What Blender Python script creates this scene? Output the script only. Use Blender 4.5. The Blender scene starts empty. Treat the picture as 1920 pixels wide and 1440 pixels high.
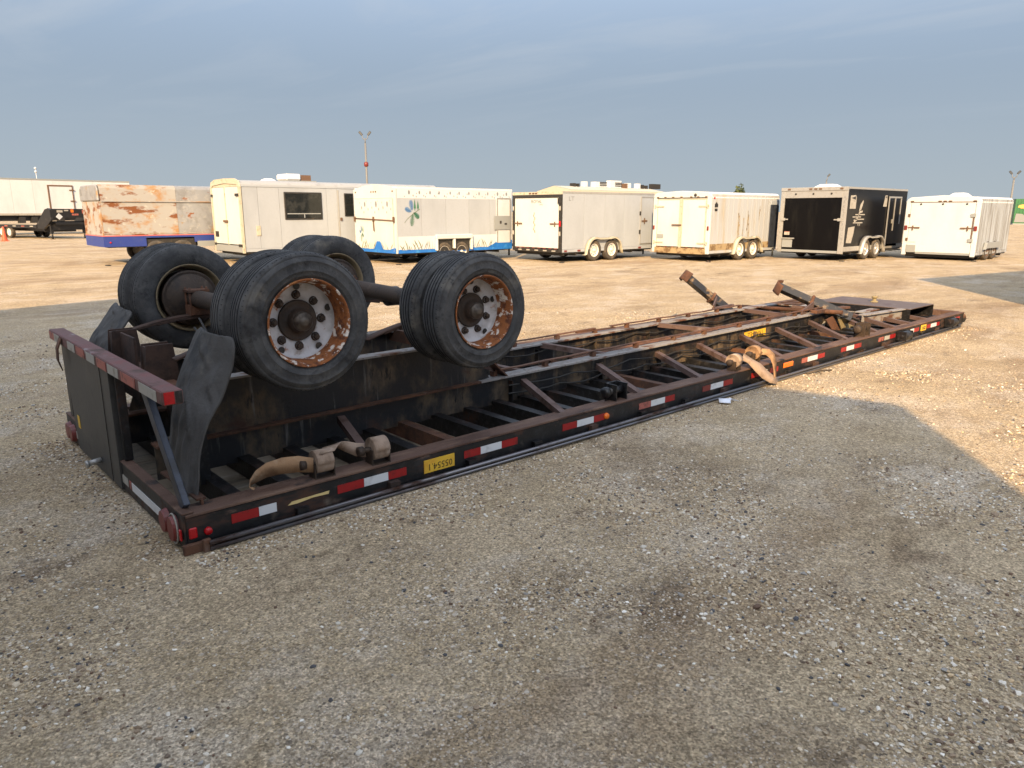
import bpy, bmesh, math, random
import numpy as np
from mathutils import Vector, Matrix, noise as mnoise
R = math.radians
SC = bpy.context.scene
COL = SC.collection
rng = random.Random(7)

# ------------------------------------------------------------------ camera
camd = bpy.data.cameras.new('camera')
cam = bpy.data.objects.new('camera', camd); COL.objects.link(cam)
camd.sensor_fit = 'HORIZONTAL'; camd.sensor_width = 36.0
camd.lens = 36.0 * 1370.04 / 1920.0
camd.clip_start = 0.05; camd.clip_end = 3000
YAW, PITCH = 0.839574, 0.2322097
fw = Vector((math.cos(YAW)*math.cos(PITCH), math.sin(YAW)*math.cos(PITCH), -math.sin(PITCH)))
cam.location = (-1.06657, -3.66649, 1.69557)
cam.rotation_euler = fw.to_track_quat('-Z', 'Y').to_euler()
SC.camera = cam

# ------------------------------------------------------------------ sun and sky
SUN_AZ, SUN_EL = 39.0, 27.0            # direction the light travels (from +X), height of the sun
ld = Vector((math.cos(R(SUN_AZ))*math.cos(R(SUN_EL)), math.sin(R(SUN_AZ))*math.cos(R(SUN_EL)), -math.sin(R(SUN_EL))))
sd = bpy.data.lights.new('sun', 'SUN'); sd.energy = 2.2; sd.angle = R(0.55); sd.color = (1.0, 0.685, 0.35)
sun = bpy.data.objects.new('sun', sd); COL.objects.link(sun)
sun.rotation_euler = ld.to_track_quat('-Z', 'Y').to_euler(); sun.location = (-20, -20, 30)
W = bpy.data.worlds.new('World'); SC.world = W; W.use_nodes = True
wn, wl = W.node_tree.nodes, W.node_tree.links
wn.clear()
sky = wn.new('ShaderNodeTexSky'); sky.sky_type = 'NISHITA'; sky.sun_disc = False
sky.sun_elevation = R(SUN_EL); sky.sun_rotation = math.atan2(-ld.x, -ld.y)
sky.air_density = 1.0; sky.dust_density = 2.2; sky.ozone_density = 1.0; sky.altitude = 600
bg = wn.new('ShaderNodeBackground'); bg.inputs['Strength'].default_value = 0.15
wo = wn.new('ShaderNodeOutputWorld')
tc = wn.new('ShaderNodeTexCoord')
# thin high cloud: noise on a plane far above (direction / height)
sep = wn.new('ShaderNodeSeparateXYZ'); wl.new(tc.outputs['Generated'], sep.inputs[0])
mx = wn.new('ShaderNodeMath'); mx.operation = 'MAXIMUM'; mx.inputs[1].default_value = 0.05; wl.new(sep.outputs['Z'], mx.inputs[0])
dv = wn.new('ShaderNodeVectorMath'); dv.operation = 'DIVIDE'; wl.new(tc.outputs['Generated'], dv.inputs[0])
cmb = wn.new('ShaderNodeCombineXYZ'); [wl.new(mx.outputs[0], cmb.inputs[i]) for i in range(3)]
wl.new(cmb.outputs[0], dv.inputs[1])
mp = wn.new('ShaderNodeMapping'); mp.inputs['Rotation'].default_value = (0, 0, R(48)); mp.inputs['Scale'].default_value = (.95, 0.30, 1)
wl.new(dv.outputs[0], mp.inputs[0])
nz = wn.new('ShaderNodeTexNoise'); nz.inputs['Scale'].default_value = 1.1; nz.inputs['Detail'].default_value = 9; nz.inputs['Roughness'].default_value = 0.58
nz.inputs['Distortion'].default_value = 0.5
wl.new(mp.outputs[0], nz.inputs['Vector'])
rp = wn.new('ShaderNodeValToRGB'); rp.color_ramp.elements[0].position = 0.5; rp.color_ramp.elements[1].position = 0.86
rp.color_ramp.elements[1].color = (0.62, 0.62, 0.62, 1)
wl.new(nz.outputs['Fac'], rp.inputs[0])
hsv = wn.new('ShaderNodeHueSaturation'); hsv.inputs['Saturation'].default_value = 0.38
wl.new(sky.outputs[0], hsv.inputs['Color'])
# smoky haze thickening towards the horizon, the same all round
hz = wn.new('ShaderNodeMapRange'); hz.interpolation_type = 'SMOOTHSTEP'; wl.new(sep.outputs['Z'], hz.inputs[0])
for k_, v_ in (('From Min', .13), ('From Max', 1.0), ('To Min', 1.0), ('To Max', 0.0)): hz.inputs[k_].default_value = v_
hg = wn.new('ShaderNodeMapRange'); wl.new(sep.outputs['Z'], hg.inputs[0]); hg.inputs['From Max'].default_value = .3
hc_ = wn.new('ShaderNodeMixRGB'); hc_.inputs[1].default_value = (0.70, 0.80, 0.86, 1); hc_.inputs[2].default_value = (0.42, 0.61, 0.90, 1); wl.new(hg.outputs[0], hc_.inputs[0])
hm = wn.new('ShaderNodeMixRGB'); wl.new(hc_.outputs[0], hm.inputs[2])
wl.new(hz.outputs[0], hm.inputs[0]); wl.new(hsv.outputs[0], hm.inputs[1])
cm = wn.new('ShaderNodeMixRGB'); cm.inputs[2].default_value = (0.98, 1.05, 1.13, 1)
cf = wn.new('ShaderNodeMapRange'); cf.interpolation_type = 'SMOOTHSTEP'; cf.inputs['From Min'].default_value = .06; cf.inputs['From Max'].default_value = .26
wl.new(sep.outputs['Z'], cf.inputs[0]); cfm = wn.new('ShaderNodeMath'); cfm.operation = 'MULTIPLY'; wl.new(cf.outputs[0], cfm.inputs[0]); wl.new(rp.outputs[0], cfm.inputs[1])
wl.new(cfm.outputs[0], cm.inputs[0]); wl.new(hm.outputs[0], cm.inputs[1])
wl.new(cm.outputs[0], bg.inputs[0]); wl.new(bg.outputs[0], wo.inputs[0])
vs = SC.view_settings
vs.view_transform = 'Standard'; vs.look = 'None'; vs.gamma = 1.0; vs.exposure = 2.05; vs.use_curve_mapping = False
SC.cycles.use_denoising = True

# ------------------------------------------------------------------ helpers
class MB:
    """collects shapes and links them as ONE mesh object"""
    def __init__(s): s.v = []; s.f = []; s.m = []; s.sm = []
    def add(s, vs, fs, mi=0, smooth=False):
        o = len(s.v); s.v += [tuple(v) for v in vs]
        for f in fs: s.f.append(tuple(i+o for i in f)); s.m.append(mi); s.sm.append(smooth)
        return s
    def box(s, x0, x1, y0, y1, z0, z1, mi=0):
        v = [(x, y, z) for x in (x0, x1) for y in (y0, y1) for z in (z0, z1)]
        return s.add(v, [(0,1,3,2),(4,6,7,5),(0,4,5,1),(2,3,7,6),(0,2,6,4),(1,5,7,3)], mi)
    def bar(s, a, b, w, h, up=(0,0,1), mi=0):
        a, b = Vector(a), Vector(b); d = (b-a).normalized(); up = Vector(up)
        sx = d.cross(up).normalized(); sz = sx.cross(d).normalized()
        v = []
        for p in (a, b):
            for i, j in ((-1,-1),(1,-1),(1,1),(-1,1)): v.append(p + sx*(i*w/2) + sz*(j*h/2))
        return s.add(v, [(3,2,1,0),(4,5,6,7),(0,1,5,4),(1,2,6,5),(2,3,7,6),(3,0,4,7)], mi)
    def tube(s, pts, r, n=12, mi=0, caps=True, smooth=True):
        pts = [Vector(p) for p in pts]; rs = r if isinstance(r, (list, tuple)) else [r]*len(pts)
        v, f = [], []
        pu = None
        for i, p in enumerate(pts):
            d = (pts[min(i+1, len(pts)-1)] - pts[max(i-1, 0)]).normalized()
            if pu is None:
                pu = Vector((0,0,1)) if abs(d.z) < 0.9 else Vector((1,0,0))
            a = d.cross(pu).normalized(); b = a.cross(d).normalized(); pu = b
            for k in range(n):
                t = 2*math.pi*k/n; v.append(p + a*(math.cos(t)*rs[i]) + b*(math.sin(t)*rs[i]))
        for i in range(len(pts)-1):
            for k in range(n): f.append((i*n+k, i*n+(k+1)%n, (i+1)*n+(k+1)%n, (i+1)*n+k))
        s.add(v, f, mi, smooth)
        if caps:
            s.add(v[:n], [tuple(range(n))[::-1]], mi); s.add(v[-n:], [tuple(range(n))], mi)
        return s
    def lathe(s, prof, n=48, axis='y', mi=0, smooth=True, closed=False, mids=None):
        """prof: (r, d) pairs turned about the axis through the origin"""
        v, f = [], []
        for r_, d in prof:
            for k in range(n):
                t = 2*math.pi*k/n; c, q = r_*math.cos(t), r_*math.sin(t)
                v.append((c, d, q) if axis == 'y' else ((d, c, q) if axis == 'x' else (c, q, d)))
        m = len(prof); o = len(s.v); s.v += v
        for i in range(m if closed else m-1):
            j = (i+1) % m
            for k in range(n):
                q = (i*n+k, i*n+(k+1)%n, j*n+(k+1)%n, j*n+k)
                s.f.append(tuple(o+x for x in q)); s.m.append(mids[i] if mids else mi); s.sm.append(smooth)
        return s
    def poly(s, pts, ext, mi=0):
        """flat polygon extruded by vector ext"""
        pts = [Vector(p) for p in pts]; e = Vector(ext); n = len(pts)
        fs = [tuple(range(n))[::-1], tuple(range(n, 2*n))] + [(i, (i+1)%n, n+(i+1)%n, n+i) for i in range(n)]
        return s.add(pts + [p+e for p in pts], fs, mi)
    def ribbon(s, rows, th=0.004, mi=0):
        """rows of (left, right) points; given thickness"""
        n = len(rows); L = [[Vector(p) for p in r_] for r_ in rows]; k = len(L[0])
        vt, vb = [], []
        for i in range(n):
            for j in range(k):
                du = L[min(i+1, n-1)][j]-L[max(i-1, 0)][j]; dw = L[i][min(j+1, k-1)]-L[i][max(j-1, 0)]
                nn = du.cross(dw)
                nn = nn.normalized() if nn.length > 1e-9 else Vector((0,0,1))
                vt.append(L[i][j]+nn*th/2); vb.append(L[i][j]-nn*th/2)
        N = n*k; f = []
        for i in range(n-1):
            for j in range(k-1):
                a = i*k+j; f.append((a, a+1, a+k+1, a+k)); f.append((N+a, N+a+k, N+a+k+1, N+a+1))
        for i in range(n-1):
            a = i*k; f.append((a, a+k, N+a+k, N+a)); a = i*k+k-1; f.append((a, N+a, N+a+k, a+k))
        for j in range(k-1):
            f.append((j, N+j, N+j+1, j+1)); a = (n-1)*k+j; f.append((a, a+1, N+a+1, N+a))
        return s.add(vt+vb, f, mi, True)
    def ball(s, c, r, seg=12, rings=8, mi=0, sq=(1,1,1)):
        v, f = [], []
        for i in range(rings+1):
            p = math.pi*i/rings
            for k in range(seg):
                t = 2*math.pi*k/seg
                v.append((c[0]+r*sq[0]*math.sin(p)*math.cos(t), c[1]+r*sq[1]*math.sin(p)*math.sin(t), c[2]+r*sq[2]*math.cos(p)))
        for i in range(rings):
            for k in range(seg): f.append((i*seg+k, (i+1)*seg+k, (i+1)*seg+(k+1)%seg, i*seg+(k+1)%seg))
        return s.add(v, f, mi, True)
    def mesh(s, name, mats):
        me = bpy.data.meshes.new(name); me.from_pydata(s.v, [], s.f)
        for m in (mats if isinstance(mats, (list, tuple)) else [mats]): me.materials.append(m)
        me.polygons.foreach_set('material_index', s.m); me.polygons.foreach_set('use_smooth', s.sm)
        bm = bmesh.new(); bm.from_mesh(me); bmesh.ops.remove_doubles(bm, verts=bm.verts, dist=1e-6)
        bmesh.ops.recalc_face_normals(bm, faces=bm.faces); bm.to_mesh(me); bm.free()
        me.update(); return me
    def build(s, name, mats, parent=None, loc=(0,0,0), rot=None, bevel=0, **kw):
        return link(s.mesh(name, mats), name, parent, loc, rot, bevel, **kw)

def link(me, name, parent=None, loc=(0,0,0), rot=None, bevel=0, label=None, kind=None):
    o = bpy.data.objects.new(name, me); COL.objects.link(o)
    o.location = loc
    if rot: o.rotation_euler = rot
    if parent: o.parent = parent
    if bevel:
        b = o.modifiers.new('bevel', 'BEVEL'); b.width = bevel; b.segments = 1; b.limit_method = 'ANGLE'; b.angle_limit = R(40)
    if label: o['label'] = label
    if kind: o['kind'] = kind
    return o
def thing(name, label, cat, loc=(0,0,0), rotz=0, group=None):
    o = bpy.data.objects.new(name, None); COL.objects.link(o); o.empty_display_size = 0.3
    o.location = loc; o.rotation_euler = (0,0,rotz); o['label'] = label; o['category'] = cat
    if group: o['group'] = group
    return o
def tag(o, label, cat, group=None):
    o['label'] = label; o['category'] = cat
    if group: o['group'] = group
    return o
def copy_tree(o, parent=None):
    c = o.copy(); COL.objects.link(c)
    if parent: c.parent = parent; c.matrix_parent_inverse = o.matrix_parent_inverse.copy()
    for ch in list(o.children): copy_tree(ch, c)
    return c
def text_mb(mb, txt, size, place, mi=0, align='CENTER'):
    """flat lettering as mesh; place(x, y) -> 3D point"""
    cu = bpy.data.curves.new('lettering', 'FONT'); cu.body = txt; cu.size = size; cu.align_x = align; cu.align_y = 'CENTER'; cu.resolution_u = 2
    o = bpy.data.objects.new('lettering', cu); COL.objects.link(o)
    dg = bpy.context.evaluated_depsgraph_get(); me = bpy.data.meshes.new_from_object(o.evaluated_get(dg))
    mb.add([place(v.co.x, v.co.y) for v in me.vertices], [tuple(p.vertices) for p in me.polygons], mi)
    bpy.data.objects.remove(o); bpy.data.curves.remove(cu); bpy.data.meshes.remove(me)

# ------------------------------------------------------------------ materials
def mat(name, base, rough=0.6, metal=0.0, layers=(), bump=0.0, bscale=40, spec=0.5, rnd=True, alpha=None):
    """layers: (colour, scale, lo, hi, stretch xyz, detail, roughness or None)"""
    m = bpy.data.materials.new(name); m.use_nodes = True
    n, l = m.node_tree.nodes, m.node_tree.links
    b = n['Principled BSDF']; b.inputs['Metallic'].default_value = metal; b.inputs['Specular IOR Level'].default_value = spec
    t = n.new('ShaderNodeTexCoord'); vec = t.outputs['Object']
    if rnd:
        oi = n.new('ShaderNodeObjectInfo'); mu = n.new('ShaderNodeMath'); mu.operation = 'MULTIPLY'; mu.inputs[1].default_value = 37.0
        l.new(oi.outputs['Random'], mu.inputs[0]); av = n.new('ShaderNodeVectorMath'); av.operation = 'ADD'
        l.new(vec, av.inputs[0]); l.new(mu.outputs[0], av.inputs[1]); vec = av.outputs[0]
    col = n.new('ShaderNodeRGB'); col.outputs[0].default_value = (*base, 1); c = col.outputs[0]
    rv = n.new('ShaderNodeValue'); rv.outputs[0].default_value = rough; r_ = rv.outputs[0]
    for i, ly in enumerate(layers):
        lc, sc, lo, hi = ly[:4]; st = ly[4] if len(ly) > 4 else (1,1,1); de = ly[5] if len(ly) > 5 else 6; lr = ly[6] if len(ly) > 6 else None
        mpn = n.new('ShaderNodeMapping'); mpn.inputs['Scale'].default_value = st; mpn.inputs['Location'].default_value = (i*7.3+1, i*3.1, i*5.7)
        l.new(vec, mpn.inputs[0])
        z = n.new('ShaderNodeTexNoise'); z.inputs['Scale'].default_value = sc; z.inputs['Detail'].default_value = de; z.inputs['Roughness'].default_value = 0.62
        l.new(mpn.outputs[0], z.inputs['Vector'])
        q = n.new('ShaderNodeMapRange'); q.inputs['From Min'].default_value = lo; q.inputs['From Max'].default_value = hi; q.interpolation_type = 'SMOOTHSTEP'
        l.new(z.outputs['Fac'], q.inputs[0])
        mxn = n.new('ShaderNodeMixRGB'); mxn.inputs[2].default_value = (*lc, 1)
        l.new(q.outputs[0], mxn.inputs[0]); l.new(c, mxn.inputs[1]); c = mxn.outputs[0]
        if lr is not None:
            mr = n.new('ShaderNodeMix'); l.new(q.outputs[0], mr.inputs[0]); l.new(r_, mr.inputs[2]); mr.inputs[3].default_value = lr; r_ = mr.outputs[0]
    l.new(c, b.inputs['Base Color']); l.new(r_, b.inputs['Roughness'])
    if bump:
        z = n.new('ShaderNodeTexNoise'); z.inputs['Scale'].default_value = bscale; z.inputs['Detail'].default_value = 5; l.new(vec, z.inputs['Vector'])
        bp = n.new('ShaderNodeBump'); bp.inputs['Strength'].default_value = bump; bp.inputs['Distance'].default_value = 0.01
        l.new(z.outputs['Fac'], bp.inputs['Height']); l.new(bp.outputs[0], b.inputs['Normal'])
    return m
RUST_D, RUST, RUST_O, DUST = (0.060,0.028,0.017), (0.115,0.050,0.026), (0.26,0.095,0.03), (0.22,0.18,0.135)
BLK = (0.007,0.007,0.008)
M = {}
M['black'] = mat('black_paint', BLK, 0.42, layers=[(RUST_D, 3.0, .56, .72, (1,1,1), 8, .8), (DUST, 5.0, .60, .95, (1,1,.6), 8, .9), ((.03,.03,.033), 30, .5, .7, (1,1,1), 4)], bump=.25, bscale=60)
M['web'] = mat('streaked_web_paint', (0.008,0.008,0.010), 0.55, layers=[((.15,.105,.062), 3.4, .45, .72, (1.2,1,.8), 10, .9), ((.20,.19,.175), 13, .58, .80, (1.6,1,.12), 7, .7), (RUST_D, 2.2, .56, .72, (1,1,1.5), 8, .85), (BLK, 18, .55, .68, (1,1,.3), 5)], bump=.3, bscale=50)
M['rust'] = mat('rusty_steel', RUST, 0.85, layers=[(RUST_D, 6, .42, .62, (1,1,1), 8), (RUST_O, 9, .60, .80, (1,1,1), 8), ((.20,.155,.125), 4, .56, .82, (1,1,1), 8)], bump=.5, bscale=90)
M['rail'] = mat('rusty_rail_edge', (0.105,0.058,0.040), 0.8, layers=[(RUST_D, 4, .50, .66, (.4,1,1), 8), ((.20,.125,.085), 7, .50, .78, (.3,1,1), 8), (RUST_O, 5, .64, .82, (.4,1,1), 8), (BLK, 3, .60, .68, (.6,1,1), 8)], bump=.5, bscale=90)
M['railface'] = mat('black_rail_face', (0.006,0.006,0.007), 0.5, layers=[((.018,.019,.021), 12, .5, .7, (1,1,1), 5), (RUST_D, 5, .53, .66, (.5,1,1.5), 10, .85), ((.14,.085,.06), 8, .60, .74, (.5,1,2), 10, .9), (DUST, 6, .62, .90, (1,1,1), 10, .95)], bump=.2, bscale=60)
M['brace'] = mat('rusty_brace', (0.105,0.065,0.055), 0.75, layers=[(RUST_D, 7, .48, .66), ((.22,.17,.155), 5, .55, .8)], bump=.3, bscale=90)
M['rub'] = mat('rub_rail_steel', (0.17,0.17,0.185), 0.3, .7, layers=[(RUST_D, 6, .54, .68, (.25,1,1), 7, .85), ((.19,.19,.20), 5, .58, .7, (.15,1,1), 6, .3)], bump=.1)
M['flangepale'] = mat('bleached_flange', (0.26,0.245,0.235), 0.7, layers=[(RUST, 8, .50, .62, (.5,1,1), 8), ((.10,.07,.05), 20, .56, .7), (RUST_D, 3, .60, .70)], bump=.3, bscale=80)
M['tyre'] = mat('weathered_tyre', (0.046,0.047,0.049), 0.85, layers=[((.095,.095,.094), 5.5, .38, .70, (1,1,1), 10), ((.020,.020,.021), 6, .55, .70, (1,1,1), 10), ((.175,.158,.13), 3.4, .54, .80, (1,1,1), 10), ((.04,.04,.042), 22, .55, .7, (1,1,1), 5)], bump=.5, bscale=55, spec=.3)
M['groove'] = mat('tyre_groove', (0.012,0.012,0.013), 0.9, spec=.2)
M['rim'] = mat('rim_white_rust', (0.52,0.51,0.52), 0.55, layers=[((.30,.285,.27), 6, .45, .75), ((.22,.15,.10), 10, .56, .74, (1,1,1), 9), (RUST_O, 11, .60, .70, (1,1,1), 9, .85)], bump=.25, bscale=60)
M['rimrust'] = mat('rim_flaked_rust', (0.25,0.085,0.024), 0.85, layers=[((.10,.032,.014), 16, .48, .62, (1,1,1), 8), ((.66,.61,.55), 19, .545, .61, (1,1,1), 10, .6), ((.38,.16,.05), 8, .58, .74)], bump=.7, bscale=70)
M['rimin'] = mat('inner_rim_ochre', (0.20,0.155,0.09), 0.8, layers=[(RUST_D, 12, .52, .66), ((.33,.28,.2), 8, .58, .75)], bump=.3)
M['hub'] = mat('greasy_hub', (0.042,0.027,0.018), 0.7, layers=[((.02,.015,.012), 8, .5, .65), ((.11,.075,.05), 10, .56, .8)], bump=.4, bscale=80)
M['cap'] = mat('hub_cap_metal', (0.10,0.085,0.07), 0.5, .5, layers=[((.035,.025,.02), 9, .5, .66)], bump=.2)
M['flap'] = mat('grey_rubber_flap', (0.072,0.070,0.068), 0.75, layers=[((.14,.143,.148), 4.5, .5, .8, (1,1,.3), 9), ((.035,.037,.04), 6, .54, .68, (1,1,.35), 9), ((.13,.12,.10), 9, .6, .8)], bump=.6, bscale=24, spec=.3)
M['red'] = mat('red_reflective', (0.30,0.010,0.012), 0.35, layers=[((.16,.012,.012), 20, .5, .7), ((.30,.12,.09), 14, .66, .8)], bump=.1)
M['redlamp'] = mat('red_lamp_lens', (0.42,0.007,0.012), 0.15, layers=[((.35,.006,.01), 60, .5, .6)])
M['reddull'] = mat('faded_red_lamp', (0.17,0.025,0.022), 0.4, layers=[((.09,.03,.025), 12, .5, .7)])
M['white'] = mat('white_reflective', (0.62,0.64,0.66), 0.4, layers=[((.42,.43,.44), 9, .5, .75), ((.28,.24,.2), 16, .66, .8)])
M['palered'] = mat('faded_tape', (0.36,0.11,0.085), 0.6, layers=[((.14,.05,.04), 14, .5, .65)])
M['oldwhite'] = mat('dirty_tape', (0.36,0.345,0.31), 0.6, layers=[((.20,.17,.14), 12, .5, .75)])
M['amber'] = mat('amber_lens', (0.75,0.16,0.015), 0.25)
M['yellow'] = mat('yellow_plate', (0.72,0.44,0.04), 0.5, layers=[((.62,.32,.03), 9, .5, .7)])
M['paleyel'] = mat('pale_yellow_sticker', (0.66,0.50,0.22), 0.6, layers=[((.40,.26,.1), 14, .56, .75)])
M['ink'] = mat('black_lettering', (0.05,0.035,0.012), 0.6, layers=[((.25,.16,.03), 30, .6, .75)])
M['inkc'] = mat('dark_lettering', (0.02,0.02,0.022), 0.5)
M['strap'] = mat('dusty_webbing', (0.34,0.255,0.195), 0.9, layers=[((.22,.155,.11), 8, .5, .72), ((.42,.34,.28), 14, .55, .75)], bump=.3, bscale=160, spec=.1)
M['strapo'] = mat('tan_webbing', (0.36,0.225,0.13), 0.9, layers=[((.20,.12,.07), 6, .45, .7), ((.42,.31,.21), 9, .55, .75)], bump=.3, bscale=160, spec=.1)
M['panel'] = mat('grey_black_panel', (0.040,0.040,0.039), 0.5, layers=[((.065,.062,.056), 2.5, .45, .75), ((.025,.025,.026), 8, .56, .7), ((.10,.085,.065), 4, .66, .95)], bump=.15, bscale=30)
M['blue'] = mat('blue_black_steel', (0.034,0.042,0.062), 0.45, layers=[((.018,.02,.026), 6, .5, .66), (RUST_D, 8, .62, .72)], bump=.2)
M['bumper'] = mat('red_brown_bumper', (0.135,0.062,0.055), 0.7, layers=[((.30,.27,.27), 7, .58, .72, (1,.4,1), 7), (RUST_D, 5, .54, .68), ((.16,.05,.045), 9, .5, .7)], bump=.4, bscale=70)
M['plank'] = mat('deck_plank', (0.22,0.18,0.13), 0.85, layers=[((.10,.085,.065), 6, .48, .66, (.15,1,1), 8), ((.30,.27,.22), 8, .56, .75, (.12,1,1), 8), ((.06,.05,.04), 3, .62, .75)], bump=.5, bscale=40)
M['tan'] = mat('khaki_gusset', (0.235,0.19,0.10), 0.8, layers=[((.14,.105,.055), 8, .5, .7), (RUST, 10, .66, .76)], bump=.3)
M['plate'] = mat('coupler_plate', (0.135,0.098,0.082), 0.55, .3, layers=[((.10,.06,.055), 4, .5, .7), ((.28,.26,.26), 6, .58, .78)], bump=.2)
M['leg'] = mat('scuffed_leg', (0.016,0.017,0.02), 0.4, layers=[((.20,.14,.085), 6, .54, .66, (1,1,1), 8, .8), ((.26,.25,.25), 10, .62, .72, (.5,1,1), 7, .5)], bump=.2)
M['rustd'] = mat('dark_rusty_steel', (.058,.032,.023), .85, layers=[((.03,.018,.014), 6, .45, .62), ((.12,.07,.05), 8, .58, .8)], bump=.4, bscale=80)
M['paper'] = mat('paper_scrap', (0.72,0.75,0.82), 0.8)
# yard vehicles
def paint(nm, c, dirt=.3, rough=.45, streak=(.42,.38,.31)):
    return mat(nm, c, rough, layers=[(tuple(x*.86 for x in c), 1.2, .4, .75, (1,1,.5), 6), (streak, 2.6, .60, .60+.5/max(dirt,.05)*.3, (1.6,1.6,.22), 8), (tuple(x*.93 for x in c), 16, .5, .7)], bump=.05, bscale=6)
M['w_clean'] = paint('white_panel', (.55,.59,.63), .2)
M['w_side'] = paint('weathered_white_panel', (.36,.395,.44), .45, streak=(.30,.30,.29))
M['w_cream'] = paint('cream_panel', (.54,.575,.58), .25)
M['w_stain'] = mat('stained_white_panel', (.39,.42,.455), .5, layers=[((.38,.35,.29), 2.2, .45, .75, (2.5,2.5,.2), 8), ((.26,.20,.12), 3.0, .60, .82, (3,3,.25), 8), ((.06,.055,.05), 4.5, .70, .73, (3,3,.3), 7)], bump=.05)
M['w_ribbed'] = mat('streaked_white_panel', (.37,.41,.455), .5, layers=[((.22,.225,.23), 2.4, .42, .62, (4,4,.2), 8), ((.46,.40,.28), 1.2, .58, .9, (1,1,.5), 6)], bump=.05)
M['alu'] = mat('aluminium_trim', (.40,.40,.39), .42, .4, layers=[((.32,.31,.29), 9, .5, .75)])
M['creamtrim'] = mat('cream_trim', (.45,.425,.34), .6, layers=[((.30,.22,.12), 8, .52, .75)])
M['rustframe'] = mat('rusty_cream_sill', (.33,.25,.14), .8, layers=[((.14,.085,.04), 5, .45, .62), ((.42,.36,.25), 9, .58, .75)])
M['greyroof'] = mat('grey_roof', (.33,.345,.36), .5, layers=[((.24,.25,.26), 4, .5, .75)])
M['roofw'] = mat('white_roof', (.66,.67,.68), .5)
M['dark'] = mat('dark_fitting', (.022,.021,.02), .55, layers=[((.06,.045,.03), 12, .55, .7)])
M['brownfit'] = mat('rusty_fitting', (.13,.075,.045), .7)
M['blackpanel'] = mat('black_gloss_panel', (.004,.004,.005), .25, layers=[((.010,.010,.010), 2.0, .5, .8, (1.5,1.5,.3), 7)], spec=.12)
M['glass'] = mat('dark_window_glass', (.012,.014,.014), .08, layers=[((.035,.037,.035), 2.5, .5, .7, (1,1,1), 3)])
M['wtyre'] = mat('dusty_trailer_tyre', (.055,.05,.045), .85, layers=[((.16,.125,.09), 5, .45, .8)])
M['wrim'] = mat('white_wheel', (.66,.64,.60), .5, layers=[((.36,.3,.22), 12, .58, .75)])
M['crim'] = mat('chrome_wheel', (.6,.6,.6), .3, .6)
M['galv'] = mat('galvanised_sheet', (.29,.305,.33), .55, .2, layers=[((.22,.225,.235), 3, .45, .7), ((.38,.385,.385), 5, .5, .75), ((.33,.22,.11), 2.0, .58, .72, (1,1,1.6), 8, .8), ((.24,.085,.03), 1.8, .605, .665, (.8,.8,1.7), 9, .85)], bump=.1)
M['galvrust'] = mat('rusted_sheet', (.33,.325,.315), .7, layers=[((.33,.19,.085), 1.7, .47, .64, (1,1,1.5), 10), ((.17,.060,.02), 1.6, .53, .62, (.8,.8,2.0), 9, .85), ((.52,.5,.46), 5, .58, .72)], bump=.12)
M['bluep'] = mat('faded_blue_paint', (.022,.045,.24), .5, layers=[((.05,.07,.2), 3, .5, .75), ((.3,.25,.2), 6, .66, .78)])
M['pinks'] = mat('red_pinstripe', (.5,.13,.13), .5)
M['skyblue'] = mat('blue_graphic', (.015,.14,.50), .45, layers=[((.05,.26,.6), 5, .5, .75)])
M['fernb'] = mat('fern_blue', (.08,.20,.42), .5)
M['ferng'] = mat('fern_green', (.035,.15,.08), .5)
M['reed'] = mat('reed_green', (.16,.19,.10), .6)
M['flake'] = mat('snow_grey', (.20,.21,.225), .5)
M['switch'] = mat('grey_box', (.26,.28,.29), .5)
M['ghead'] = mat('gooseneck_black', (.012,.012,.013), .35, layers=[((.05,.045,.04), 4, .55, .75)])
M['wood'] = mat('deck_wood', (.36,.29,.19), .85, layers=[((.22,.17,.11), 3, .45, .7, (.3,3,1), 7)])
M['cone'] = mat('traffic_cone_red', (.75,.11,.05), .55)
M['green'] = mat('green_container', (.012,.13,.045), .45, layers=[((.008,.07,.03), 2, .5, .7)])
M['orange'] = mat('orange_graphic', (.75,.36,.08), .5)
M['pole'] = mat('grey_pole', (.16,.165,.17), .6)
M['lamphead'] = mat('lamp_head', (.05,.06,.075), .5)
M['site'] = mat('cream_cladding', (.50,.47,.39), .6)
M['beige'] = mat('corrugated_steel', (.62,.59,.53), .6, layers=[((.36,.33,.28), 1.5, .45, .7, (1,1,.3), 6)])
M['leaf'] = mat('tree_leaf', (.055,.08,.03), .7, rnd=False, layers=[((.09,.11,.04), 3, .45, .7)])
M['bark'] = mat('tree_bark', (.09,.07,.05), .9)

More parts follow.
